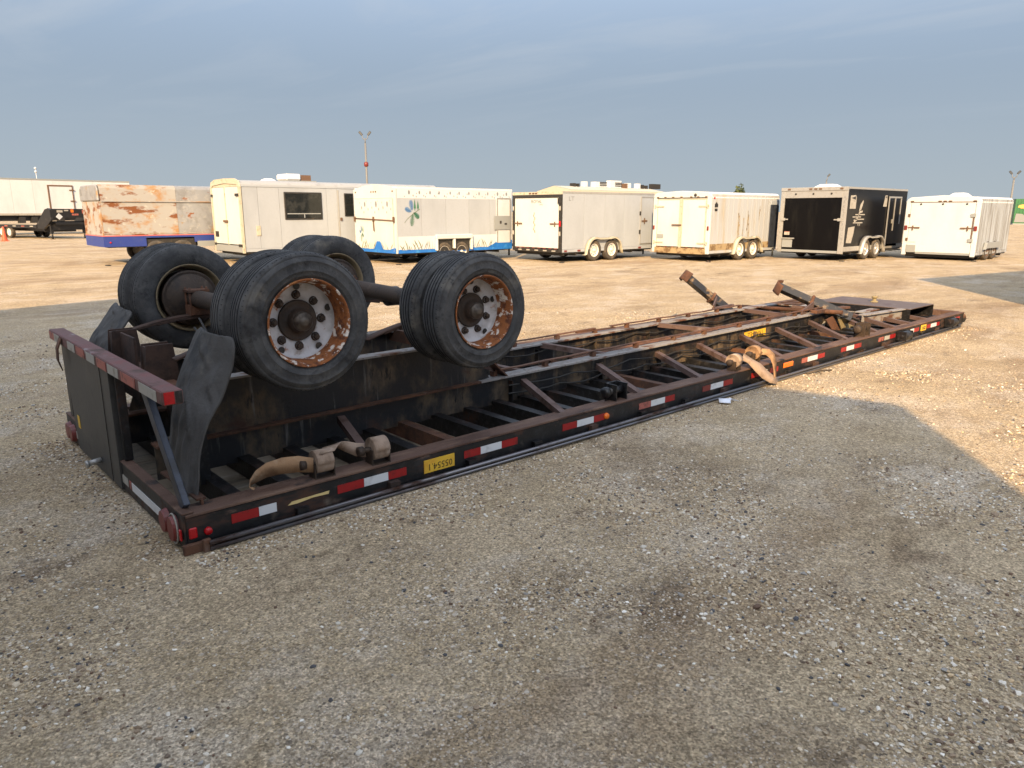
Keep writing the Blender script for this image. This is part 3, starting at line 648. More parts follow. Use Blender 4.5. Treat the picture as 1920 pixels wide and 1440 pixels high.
hc = MB(); hc.lathe([(.057,.102),(.055,.082),(.048,.074),(.030,.069),(.028,.060),(.013,.057),(0,.057)], 32); CAPM = hc.mesh('hub_cap', M['cap'])
ng = MB(); ng.lathe([(.027,.010),(.026,.000),(.020,-.006),(.0195,-.006)], 16); ng.lathe([(.0185,-.006),(.0185,-.024),(.014,-.028),(.009,-.028),(.009,-.034),(0,-.034)], 6, smooth=False); NUTM = ng.mesh('lug_nut', M['hub'])
dr = MB(); dr.lathe([(.19,.45),(.202,.45),(.204,.475),(.190,.48),(.178,.47),(.172,.50),(.10,.505),(.07,.53),(.05,.53)], 48); dr.lathe([(.185,.28),(.188,.46)], 40); DRM = dr.mesh('brake_drum', M['hub'])
def dual_wheel(key, i):
    near = key == 'n'; loc = HUB[key, i]
    w = link(RO, 'wheel', T, loc, rot=(0, rng.uniform(0,6), 0) if near else (0, rng.uniform(0,6), math.pi))
    w.rotation_euler = Matrix.Rotation(0 if near else math.pi, 3, 'Z').to_euler()
    link(TY, 'tyre', w, (0,0,0), rot=(0,rng.uniform(0,6),0)); link(TY, 'tyre', w, (0,.278,0), rot=(0,rng.uniform(0,6),0))
    link(RI, 'inner_rim', w, (0,.262,0)); link(HUBM, 'hub', w); link(CAPM, 'hub_cap', w); link(DRM, 'brake_drum', w)
    ph = R(0) if i == 1 else R(24)
    for k in range(8):
        t = ph+R(45*k); link(NUTM, 'lug_nut', w, (.148*math.cos(t), .158, .148*math.sin(t)), rot=(0, rng.uniform(0,1), 0))
    return w
for k in HUB: dual_wheel(*k)

# ---- tail end
mb = MB(); mb.box(-.012, 0, .0, WT, .012, .196, 1); mb.box(-.016, .045, .0, WT, .197, .209, 0); tr = mb.build('tail_rail', [M['rail'], M['railface']], T, bevel=.003)
for y0, y1, k in ((2.02,2.42,'oldwhite'),(1.78,1.99,'oldwhite'),(1.36,1.72,'white'),(.98,1.2,'oldwhite'),(.36,.90,'white'),(.90,.95,'palered')):
    s = MB(); s.poly([(-.013,y0,.07),(-.013,y1,.07),(-.013,y1,.122),(-.013,y0,.122)], (-.0025,0,0)); s.build('reflective_strip', M[k], tr)
def oval(y, z, ry, rz, key, x=-.013, th=.03, parent=T, nm='tail_lamp', frame=None):
    mb = MB(); n = 20
    a = [(x, y+ry*math.cos(2*math.pi*k/n), z+rz*math.sin(2*math.pi*k/n)) for k in range(n)]; b = [(x-th, y+(q[1]-y)*.85, z+(q[2]-z)*.85) for q in a]
    mb.add(a+b, [tuple(range(n)), tuple(range(n, 2*n))[::-1]]+[(i, (i+1)%n, n+(i+1)%n, n+i) for i in range(n)], 0, False)
    o = mb.build(nm, M[key], parent)
    if frame:
        f = MB(); n2 = 24; pts = [(x-.012, y+ry*1.06*math.cos(2*math.pi*k/n2), z+rz*1.06*math.sin(2*math.pi*k/n2)) for k in range(n2+1)]
        f.tube(pts, .005, 6, caps=False); f.build('bezel', M[frame], o)
for y in (.255, 2.47, 2.36): oval(y, .095, .062, .068, 'reddull')
oval(.120, .095, .058, .075, 'reddull', frame='oldwhite')
mb = MB(); mb.box(-.028, -.017, .012, .04, .055, .12); mb.build('corner_lamp', M['redlamp'], T, bevel=.006)
mb = MB(); mb.box(.008,.05,-.014,-.002,.065,.125); mb.build('corner_lamp', M['redlamp'], T, bevel=.006)
mb = MB(); mb.box(-.03,.10,-.03,-.004,-.01,.045); mb.box(.06,.10,-.055,-.03,-.01,.06); mb.build('corner_bracket', M['rust'], T, bevel=.004)
# bumper bar with faded striping
BZ = (.775,.848)
mb = MB(); mb.box(-.045,.055,.00,2.60,*BZ); bb = mb.build('bumper_bar', M['bumper'], T, bevel=.006)
for y0, y1, k in ((.08,.37,'oldwhite'),(.44,.70,'palered'),(.76,.98,'oldwhite'),(1.02,1.22,'palered'),(1.28,1.48,'oldwhite'),(1.54,1.75,'palered'),(1.80,2.0,'oldwhite'),(2.26,2.42,'oldwhite'),(2.42,2.58,'palered')):
    s = MB(); s.poly([(-.046,y0,.783),(-.046,y1,.783),(-.046,y1,.838),(-.046,y0,.838)], (-.0025,0,0)); s.build('reflective_strip', M[k], bb)
mb = MB(); mb.box(-.036,.012,-.004,-.0005,.782,.843); mb.build('red_end_reflector', M['redlamp'], bb)
mb = MB(); mb.box(.018,.05,-.003,-.0005,.782,.843); mb.build('end_plate', M['black'], bb)
# posts, panel, diagonal strut of the tail guard
for y, w in ((2.44,.09),(1.06,.02)):
    mb = MB(); mb.box(.0,.05,y-w/2,y+w/2,.213,.774); mb.build('bumper_post', M['black'], T, bevel=.004)
mb = MB(); mb.poly([(.02,1.10,.02),(.02,2.20,.02),(.02,2.30,.774),(.02,1.10,.774)], (-.045,0,0)); mb.poly([(-.026,1.28,.03),(-.026,1.285,.03),(-.026,1.285,.77),(-.026,1.28,.77)], (-.004,0,0), 1)
tp = mb.build('tail_panel', [M['panel'], M['black']], T, bevel=.003)
mb = MB(); mb.box(-.0285,-.0262,2.05,2.11,.20,.29); mb.build('yellow_label', M['yellow'], tp)
mb = MB(); mb.tube([(-.026,1.55,.10),(-.10,1.55,.09)], .018, 12); mb.tube([(-.10,1.55,.09),(-.12,1.55,.087)], .024, 12, 0); mb.build('air_coupling', M['alu'], T)
mb = MB(); mb.bar((.02,.52,.77),(.03,.07,.21),.075,.035,up=(1,0,0)); mb.build('diagonal_strut', M['blue'], T, bevel=.004)
mb = MB(); mb.bar((.02,2.02,.77),(.03,2.50,.21),.06,.03,up=(1,0,0)); mb.build('diagonal_strut', M['black'], T, bevel=.004)
mb = MB(); mb.box(.28,.34,.58,1.08,.12,.66); mb.build('tail_box', M['black'], T)
mb = MB(); mb.ribbon([[(-.05,2.16,.83),(-.05,2.24,.83)],[(-.075,2.17,.76),(-.075,2.25,.76)],[(-.08,2.18,.68),(-.08,2.24,.68)],[(-.06,2.2,.60),(-.06,2.21,.60)]], .006); mb.build('bent_bracket', M['rust'], T)
# mud flaps standing limp
def flap(Lp, Rp, nm, sag, seed):
    rr = random.Random(seed); n, k = 64, 26; rows = []
    def interp(P, u):
        u *= len(P)-1; i = min(int(u), len(P)-2); f = u-i
        p0, p1, p2, p3 = [Vector(P[max(0, min(len(P)-1, j))]) for j in (i-1, i, i+1, i+2)]
        return .5*((2*p1)+(-p0+p2)*f+(2*p0-5*p1+4*p2-p3)*f*f+(-p0+3*p1-3*p2+p3)*f**3)
    for i in range(n+1):
        u = i/n; a, b = interp(Lp, u), interp(Rp, u); row = []
        e = .10*max(0, (u-.90)/.10)**2.2
        for j in range(k+1):
            v = j/k; v2 = e+(1-2*e)*v; p = a.lerp(b, v2)
            fold = math.sin(v*9+u*5)*.006*(1-u)+sag*math.sin(math.pi*v)*(.3+.7*u)
            fold += .010*mnoise.noise(Vector((v*6+seed, u*9-v*4, seed)))
            w_ = 1-abs(2*((u*3.1+v*1.7+.25*mnoise.noise(Vector((v*3, u*3, seed))))%1)-1); fold += .028*(max(0, w_-.80)/.20)**.7*min(1, 2*u)*(.4+mnoise.noise(Vector((u*5, v*5, seed+3))))
            g_ = 1-abs(2*((v*4.3-u*.8)%1)-1); fold += .030*max(0, g_-.55)/.45*max(0, .66-u)
            fold *= min(1, 6*v*(1-v)+.15); p += Vector((-fold, -fold*.25, 0)); row.append(p)
        rows.append(row)
    mb = MB(); mb.ribbon(rows, .011); return mb.build(nm, M['flap'], T)
flap([(.11,.52,.22),(.13,.60,.348),(.158,.60,.502),(.194,.60,.683),(.235,.60,.801),(.297,.60,.932),(.36,.60,1.057)],
     [(.115,.15,.215),(.13,.15,.299),(.153,.15,.457),(.209,.15,.606),(.289,.15,.723),(.361,.15,.886),(.397,.15,1.039)], 'mud_flap', .035, 2)
flap([(.06,2.42,.25),(.10,2.45,.50),(.181,2.45,.749),(.275,2.45,.881),(.385,2.45,1.03)],
     [(.08,2.0,.25),(.13,2.0,.50),(.205,2.0,.748),(.298,2.0,.871),(.389,2.0,.99)], 'mud_flap', .02, 5)
mb = MB(); mb.bar((.10,.62,.24),(.12,.10,.225),.05,.012); mb.bar((.12,.10,.225),(.12,.10,.0),.03,.012,up=(1,0,0)); mb.build('flap_bracket', M['rust'], T)

# ---- strap winches on the near rail
def winch(x, y, z, roll, tilt=0, rr=.055, key='strap', yaw=0):
    mb = MB(); mb.box(-.062,-.056,-.045,.045,-.085,.005); mb.box(.056,.062,-.045,.045,-.085,.005); mb.box(-.062,.062,-.05,.05,-.092,-.086)
    mb.tube([(-.10,0,0),(.075,0,0)], .016, 12); mb.lathe([(.0,-.135),(.012,-.135),(.030,-.132),(.030,-.100),(.0,-.100)], 12, axis='x')
    w = mb.build('strap_winch', M['hub'], T, (x, y, z), rot=(tilt, 0, yaw))
    if roll:
        r_ = MB(); n = 90; rows = []
        for k in range(n+1):
            t = 2*math.pi*4.5*k/n; rad = rr*.55+rr*.45*k/n
            rows.append([(-.050, rad*math.cos(t), rad*math.sin(t)), (.050, rad*math.cos(t), rad*math.sin(t))])
        r_.ribbon(rows, .0035)
        r_.tube([(-.049,0,0),(.049,0,0)], rr*.54, 20)
        r_.build('strap_roll', M[key], w)
    return w
winch(.80,.07,.285,True,rr=.070,yaw=-.06); winch(1.17,.06,.285,True,rr=.072,yaw=-.05); winch(5.17,.06,.285,True,rr=.07,yaw=.15); winch(5.52,.06,.32,True,rr=.074,yaw=.12,key='strapo')
mb = MB(); mb.ribbon([[(.735,.04,.325),(.735,.05,.235)],[(.66,.075,.345),(.66,.085,.245)],[(.58,.11,.345),(.58,.12,.245)],[(.50,.14,.325),(.50,.15,.235)],[(.44,.15,.29),(.435,.16,.215)],[(.40,.14,.25),(.40,.155,.205)],[(.385,.12,.215),(.40,.145,.199)],[(.40,.10,.199),(.43,.14,.198)]], .0022)
mb.build('strap_tail', M['strapo'], T)
mb = MB(); mb.ribbon([[(.86,.02,.345),(.76,.02,.345)],[(.90,.05,.362),(.82,.09,.355)],[(.95,.09,.366),(.90,.13,.345)],[(1.0,.115,.35),(.975,.12,.29)],[(1.05,.115,.33),(1.04,.10,.25)],[(1.10,.10,.32),(1.10,.08,.235)]], .0022); mb.build('strap_tail', M['strap'], T)
mb = MB(); mb.ribbon([[(5.20,.0,.30),(5.28,.03,.35)],[(5.27,-.03,.262),(5.36,-.02,.29)],[(5.34,-.07,.18),(5.46,-.06,.235)],[(5.43,-.10,.10),(5.55,-.09,.155)],[(5.54,-.13,.04),(5.66,-.10,.09)],[(5.64,-.15,.016),(5.76,-.10,.05)]], .0022)
mb.build('strap_tail', M['strap'], T)
mb = MB(); mb.ribbon([[(5.53,.0,.31),(5.55,-.01,.37)],[(5.60,-.03,.30),(5.65,-.03,.355)],[(5.65,-.05,.26),(5.725,-.05,.30)],[(5.67,-.07,.20),(5.755,-.07,.21)],[(5.665,-.09,.14),(5.74,-.08,.115)],[(5.64,-.11,.09),(5.69,-.11,.035)]], .002)
mb.build('strap_tail', M['strapo'], T)
def bare_winch(x, y, z, s=1.0, key='black'):
    mb = MB(); mb.box(-.07*s,-.06*s,-.06*s,.06*s,-.1*s,.06*s); mb.box(.06*s,.07*s,-.06*s,.06*s,-.1*s,.06*s); mb.tube([(-.11*s,0,0),(.09*s,0,0)], .03*s, 14)
    mb.lathe([(0,-.16*s),(.02*s,-.16*s),(.045*s,-.15*s),(.045*s,-.11*s),(0,-.11*s)], 14, axis='x'); mb.box(-.07*s,.07*s,.05*s,.06*s,-.1*s,.06*s)
    return mb.build('strap_winch', M[key], T, (x, y, z))
bare_winch(3.45,.09,.27); bare_winch(8.13,.10,.29,1.1,'hub')
for x in (9.06, 10.80):
    mb = MB(); mb.lathe([(0,-.10),(.03,-.10),(.055,-.09),(.06,-.06),(.06,.06),(.055,.09),(.03,.10),(0,.10)], 18, axis='x'); mb.box(-.11,-.10,-.05,.07,-.06,.06); mb.box(.10,.11,-.05,.07,-.06,.06); mb.tube([(-.13,0,0),(.13,0,0)], .018, 10)
    mb.box(-.10,.10,.066,.074,-.05,.05)
    mb.build('side_winch', M['black'], T, (x, -.078, .115))

# ---- landing gear
def leg(top, foot, wd, nm='landing_leg'):
    a, b = Vector(top), Vector(foot); d = (b-a); L_ = d.length; d.normalize(); mid = a+d*(L_*.52)
    mb = MB(); mb.bar(a, mid, .122, .122, up=(0,1,0)); mb.bar(mid, b-d*.04, .098, .098, up=(0,1,0)); lg = mb.build(nm, M['leg'], T, bevel=.005)
    c = MB(); c.bar(mid-d*.02, mid+d*.02, .138, .138, up=(0,1,0)); c.build('collar', M['rust'], lg, bevel=.006)
    # sand shoe: a wide plate bowed towards the leg at both ends
    w_ = d.cross(Vector(wd)).normalized(); q_ = w_.cross(d).normalized(); rows = []
    for k in range(-8, 9):
        u = k/8; p = b+w_*(u*.17)-d*(.080*abs(u)**1.9); rows.append([p-q_*.075, p-q_*.035, p+q_*.035, p+q_*.075])
    f = MB(); f.ribbon(rows, .010); f.tube([b-d*.06, b-d*.005], [.04,.052], 12); f.build('foot', M['rust'], lg)
    # folding brace
    n = d.cross(Vector((0,1,0)))
    return lg, mid
lg, mid = leg((8.88,.58,.28), (8.36,1.42,.70), (-.25,.2,.9))
mb = MB(); mb.bar(mid+Vector((-.05,-.06,-.03)), (8.05,.86,.40), .07, .02, up=(0,1,0)); mb.build('leg_brace', M['brace'], T)
lg, mid = leg((8.55,2.0,.10), (7.90,2.62,.81), (.74,-.66,.1))
mb = MB(); mb.bar(mid+Vector((.0,-.09,.0)), (7.62,1.90,.42), .06, .02, up=(0,1,0)); mb.bar((7.62,1.9,.40),(8.1,1.9,.41),.05,.03); mb.build('leg_brace', M['brace'], T)
mb = MB(); mb.tube([(8.55,.55,.40),(8.55,2.02,.34)], .028, 10); mb.build('cross_shaft', M['rust'], T)
mb = MB(); mb.bar((8.15,.74,.425),(9.55,.98,.335),.07,.04); mb.bar((9.1,.9,.37),(9.7,1.0,.33),.10,.03); mb.build('gear_rail', M['rust'], T)
mb = MB(); mb.poly([(8.65,.66,.33),(9.33,.66,.17),(9.27,.66,.12),(9.07,.66,.04),(8.92,.66,.035),(8.83,.66,.14)], (0,.012,0)); mb.poly([(8.95,.90,.36),(9.55,.90,.25),(9.52,.90,.17),(9.3,.90,.12)], (0,.012,0)); mb.build('gusset_plate', M['tan'], T)
mb = MB(); mb.poly([(8.42,.70,.30),(8.62,.70,.33),(8.92,.68,.05),(8.78,.70,.03)], (0,.012,0)); mb.build('gusset_plate', M['rust'], T)
mb = MB(); mb.tube([(8.6,.60,.36),(8.9,.58,.30),(9.3,.62,.21),(9.6,.75,.13)], .012, 6); mb.build('air_hose', M['dark'], T)
for x, z in ((8.72,.20),(8.66,.12)):
    mb = MB(); mb.poly([(x-.14,.838,z-.02),(x+.1,.838,z-.035),(x+.16,.838,z),(x-.05,.838,z+.04)], (0,-.004,0)); mb.build('paint_patch', M['oldwhite'], T)
# ---- upper coupler plate with kingpin at the front
mb = MB(); mb.box(10.35,11.28,.36,1.78,.292,.306); cp = mb.build('coupler_plate', M['plate'], T, bevel=.003)
mb = MB(); mb.lathe([(0,.40),(.04,.40),(.045,.392),(.045,.372),(.03,.368),(.03,.325),(.055,.32),(.06,.307)], 18, axis='z'); mb.build('kingpin', M['tan'], cp, (10.85,1.08,0))
for a_, b_, c_ in ((10.35,10.364,.14),(11.266,11.28,.12)): mb = MB(); mb.box(a_,b_,.36,1.78,c_,.291); mb.build('coupler_skirt', M['black'], cp)
mb = MB(); mb.bar((9.3,.60,.292),(10.34,.47,.298),.11,.014); mb.bar((9.3,.60,.22),(10.34,.47,.225),.012,.13); mb.build('gooseneck_flange', M['flangepale'], T)

# ------------------------------------------------------------------ parked cargo trailers (local frame: x forward, y to its left, origin under the rear right corner)
def wheel_mesh(r_, w, rim):
    t = MB(); t.lathe([(r_*.60,.02),(r_*.66,.0),(r_*.86,-.008),(r_*.97,.012),(r_,.04),(r_,w-.04),(r_*.97,w-.012),(r_*.86,w+.008),(r_*.66,w),(r_*.60,w-.02)], 36)
    q = MB(); q.lathe([(r_*.62,.012),(r_*.60,.004),(r_*.56,.02),(r_*.53,.06),(r_*.46,.055),(r_*.30,.03),(r_*.26,.045),(r_*.16,.045),(r_*.15,.0),(r_*.10,-.012),(0,-.012)], 30)
    for k in range(8):
        a = 2*math.pi*k/8; c, s = math.cos(a)*r_*.42, math.sin(a)*r_*.42
        q.add([(c+.020*math.cos(b), .045, s+.020*math.sin(b)) for b in [2*math.pi*i/8 for i in range(8)]], [tuple(range(8))], 1)
    return t.mesh('wheel', M['wtyre']), q.mesh('rim', [M[rim], M['dark']])
def put_wheels(t, xs, Wd, r_=.36, rim='wrim', inset=.0, w=.2):
    tm, rm = wheel_mesh(r_, w, rim)
    for x in xs:
        for y, rz in ((inset, 0), (Wd-inset, math.pi)):
            wh = link(tm, 'wheel', t, (x, y, r_), rot=(0, rng.uniform(0,6), rz)); link(rm, 'rim', wh)
def arch_fender(t, xs, key, r_=.36, y=-.10, rr=.45):
    mb = MB(); x0, x1 = xs
    arc = [(x0+rr*math.cos(a), r_+rr*math.sin(a)) for a in [math.pi*(1-.04-k/10*.58) for k in range(11)]]
    arc2 = [(x1+rr*math.cos(a), r_+rr*math.sin(a)) for a in [math.pi*(.62-.58*k/10) for k in range(11)]]
    out = [(x0-rr-.14, r_-.14), (x0-rr-.04, r_-.12)]+arc+arc2+[(x1+rr+.04, r_-.12), (x1+rr+.1, r_-.14)]
    rows = [[(a, y, b), (a, -.002, b)] for a, b in out]; mb.ribbon(rows, .012)
    face = []
    for a, b in arc+arc2: face.append((a, b))
    inner = [(x0+(rr-.05)*math.cos(a), r_+(rr-.05)*math.sin(a)) for a in [math.pi*(1-.04-k/10*.58) for k in range(11)]]+[(x1+(rr-.05)*math.cos(a), r_+(rr-.05)*math.sin(a)) for a in [math.pi*(.62-.58*k/10) for k in range(11)]]
    n = len(face); mb.add([(a, y, b) for a, b in face]+[(a, y, b) for a, b in inner], [(i, i+1, n+i+1, n+i) for i in range(n-1)], 0)
    mb.build('fender', M[key], t)
def body(t, L, Wd, z0, z1, seams, side, roof, front='w_side', ribs=0, rad=0):
    """side walls as separate panels, floor, front wall, roof"""
    xs = [0]+seams+[L]
    for a, b in zip(xs[:-1], xs[1:]):
        mb = MB(); mb.box(a+.004, b-.004, 0, .03, z0+.10, z1-.07)
        if ribs:
            k = a+ribs*.5
            while k < b-.02: mb.box(k-.012, k+.012, -.009, -.001, z0+.12, z1-.09); k += ribs
        o = mb.build('wall_panel', M[side], t)
        link(o.data, 'wall_panel', t, (0, Wd, 0), rot=None).scale = (1,-1,1)
    mb = MB(); mb.box(.03, L-.03, .035, Wd-.035, z0-.05, z0+.08); [mb.box(x_-.03, x_+.03, .06, Wd-.06, z0-.12, z0-.051) for x_ in [.15+.6*i for i in range(int(L/.6))]]
    mb.build('floor_frame', M['dark'], t)
    mb = MB(); mb.box(L-.03, L, .035, Wd-.035, z0+.09, z1-.07); mb.build('front_wall', M[front], t)
    mb = MB()
    if rad:
        n = 8; pts = []
        for k in range(n+1): a = math.pi/2*k/n; pts.append((.0+rad-rad*math.cos(a), z1-rad+rad*math.sin(a)))
        prof = [(y, z) for y, z in pts]+[(Wd-y, z) for y, z in pts[::-1]]
        prof = [(-.004, z1-rad-.04)]+prof+[(Wd+.004, z1-rad-.04)]
        mb.poly([(0, y, z) for y, z in prof], (L, 0, 0))
    else: mb.box(-.0, L, -.006, Wd+.006, z1-.068, z1)
    mb.build('roof', M[roof], t)
    mb = MB(); mb.box(.0, L, -.008, .032, z0+.0, z0+.095); mb.build('lower_rail', M[side if side != 'galv' else 'bluep'], t)
def tongue(t, L, Wd, z, key='dark'):
    mb = MB(); mb.bar((L, Wd/2-.6, z), (L+1.2, Wd/2, z), .08, .10); mb.bar((L, Wd/2+.6, z), (L+1.2, Wd/2, z), .08, .10); mb.bar((L+1.1, Wd/2, z), (L+1.4, Wd/2, z), .09, .09); mb.build('tongue', M[key], t)
    mb = MB(); mb.tube([(L+1.0, Wd/2, .02), (L+1.0, Wd/2, .75)], .035, 10); mb.lathe([(0,0),(.09,0),(.09,.02),(.04,.03)], 12, axis='z'); mb.build('jack', M[key], t)
def rplate(t, y0, y1, z0, z1, key, nm, th=.03, x=0, bevel=0, parent=None):
    mb = MB(); mb.box(x-th, x, y0, y1, z0, z1); return mb.build(nm, M[key], parent or t, bevel=bevel)
def splate(t, x0, x1, z0, z1, key, nm, th=.015, parent=None, bevel=0):
    mb = MB(); mb.box(x0, x1, -th, -.001, z0, z1); return mb.build(nm, M[key], parent or t, bevel=bevel)
def door_bar(t, y, z, sg, key='brownfit', x=-.045, parent=None):
    mb = MB(); mb.box(x-.012, x, min(y, y+sg*.38), max(y, y+sg*.38), z-.018, z+.018); mb.box(x-.03, x-.012, min(y+sg*.15, y+sg*.19), max(y+sg*.15, y+sg*.19), z-.09, z+.07); mb.box(x-.03, x-.012, min(y+sg*.24, y+sg*.40), max(y+sg*.24, y+sg*.40), z-.022, z+.022)
    return mb.build('door_latch', M[key], parent or t)
def spot(t, y, z, key='dark', r_=.035, x=-.034, nm='marker_lamp'):
    mb = MB(); mb.lathe([(0,-.02),(r_*.8,-.02),(r_,0)], 10, axis='x'); return mb.build(nm, M[key], t, (x, y, z))
def vent(t, x, y, z, s=.36, h=.13):
    mb = MB(); mb.add([(x-s,y-s,z),(x+s,y-s,z),(x+s,y+s,z),(x-s,y+s,z),(x-s*.55,y-s*.55,z+h),(x+s*.55,y-s*.55,z+h),(x+s*.55,y+s*.55,z+h),(x-s*.55,y+s*.55,z+h)], [(0,1,5,4),(1,2,6,5),(2,3,7,6),(3,0,4,7),(4,5,6,7),(3,2,1,0)]); mb.build('roof_vent', M['roofw'], t, bevel=.04)
GT = 'cargo trailers parked in a row'

# white trailer with a black-framed ramp door and black lettering
def cargo_black_frame():
    L, Wd, z0, z1 = 4.9, 2.42, .34, 2.34
    t = thing('cargo_trailer', 'white cargo trailer with black door frame and small black lettering on its ramp door', 'trailer', (16.83,13.77,0), group=GT)
    body(t, L, Wd, z0, z1, [1.05,2.12,3.17,4.12], 'w_side', 'alu')
    f = MB(); f.box(-.05,-.002,-.004,.13,z0,z1-.1); f.box(-.05,-.002,Wd-.10,Wd+.004,z0,z1-.1); f.box(-.05,-.002,.131,Wd-.101,z1-.20,z1-.1); f.build('door_frame', M['dark'], t)
    rplate(t, -.004, Wd+.004, z1-.098, z1-.002, 'creamtrim', 'header', .055)
    d = rplate(t, .14, Wd-.11, z0+.13, z1-.21, 'w_cream', 'ramp_door', .028, x=-.01, bevel=.008)
    mb = MB(); text_mb(mb, 'ROYAL', .15, lambda a, b: (-.041, Wd/2-a*1.1, z1-.33+b)); text_mb(mb, 'CARGO', .055, lambda a, b: (-.041, Wd/2-.22-a*1.1, z1-.43+b)); mb.build('lettering', M['inkc'], d)
    mb = MB()
    for k in range(9):
        yy = Wd/2+.11+.03*math.sin(k*2.1); zz = 1.62-k*.075; mb.poly([(-.0395,yy-.012-.012*(k%3),zz-.05),(-.0395,yy+.012,zz-.05),(-.0395,yy+.018,zz+.03),(-.0395,yy-.01,zz+.04)], (-.0015,0,0))
    mb.build('rust_streak', M['rustframe'], d)
    for y, sg in ((.13,1),(Wd-.10,-1)): door_bar(t, y, 1.28, sg)
    for y in (.06,Wd-.05):
        for z in (1.78,.95): rplate(t, y-.03, y+.03, z-.06, z+.08, 'oldwhite', 'hinge', .02, x=-.052)
        rplate(t, y-.06, y+.10 if y < 1 else y+.03, z1-.40, z1-.22, 'dark', 'hinge_block', .03, x=-.052)
    rplate(t, .02, .09, 1.20, 1.38, 'redlamp', 'tail_lamp', .025, x=-.053)
    rplate(t, .14, Wd-.11, z0-.01, z0+.10, 'dark', 'bumper', .06)
    for k in range(8): rplate(t, .22+k*.27, .34+k*.27, z0+.10, z0+.128, 'reddull', 'marker_lamp', .02, x=-.02)
    for k in range(5): rplate(t, .25+k*.42, .42+k*.42, z0+.02, z0+.06, 'oldwhite', 'reflector', .012, x=-.062)
    mb = MB(); [mb.box(-.075,-.058,Wd/2+o-.05,Wd/2+o+.05,z1-.07,z1-.03) for o in (-.0,.14,.30)]; mb.build('clearance_lamp', M['brownfit'], t)
    mb = MB(); text_mb(mb, 'LT', .2, lambda a, b: (.42+a*1.3, -.004, z1-.24+b)); mb.build('lettering', M['flake'], t)
    for a, b in ((.10,.23),(.75,.9),(4.05,4.2)): splate(t, a, b, z0+.012, z0+.07, 'reddull', 'reflector')
    dr_ = splate(t, 4.14, 4.86, z0+.20, z1-.16, 'w_side', 'side_door', .018, bevel=.004)
    fr = MB(); fr.box(4.11,4.14,-.03,-.001,z0+.17,z1-.12); fr.box(4.86,4.89,-.03,-.001,z0+.17,z1-.12); fr.box(4.141,4.859,-.03,-.019,z1-.16,z1-.12); fr.box(4.141,4.859,-.03,-.019,z0+.17,z0+.2); fr.build('frame', M['alu'], dr_)
    mb = MB(); mb.box(4.16,4.48,-.045,-.032,1.32,1.37); mb.box(4.28,4.33,-.06,-.046,1.25,1.45); mb.build('handle', M['brownfit'], dr_)
    for z in (1.62,.95): splate(t, 4.06, 4.11, z-.07, z+.07, 'dark', 'hinge', .035)
    put_wheels(t, (1.58,2.50), Wd, .365, inset=-.05); arch_fender(t, (1.58,2.50), 'creamtrim', .365, y=-.16, rr=.45); tongue(t, L, Wd, .42)
cargo_black_frame()

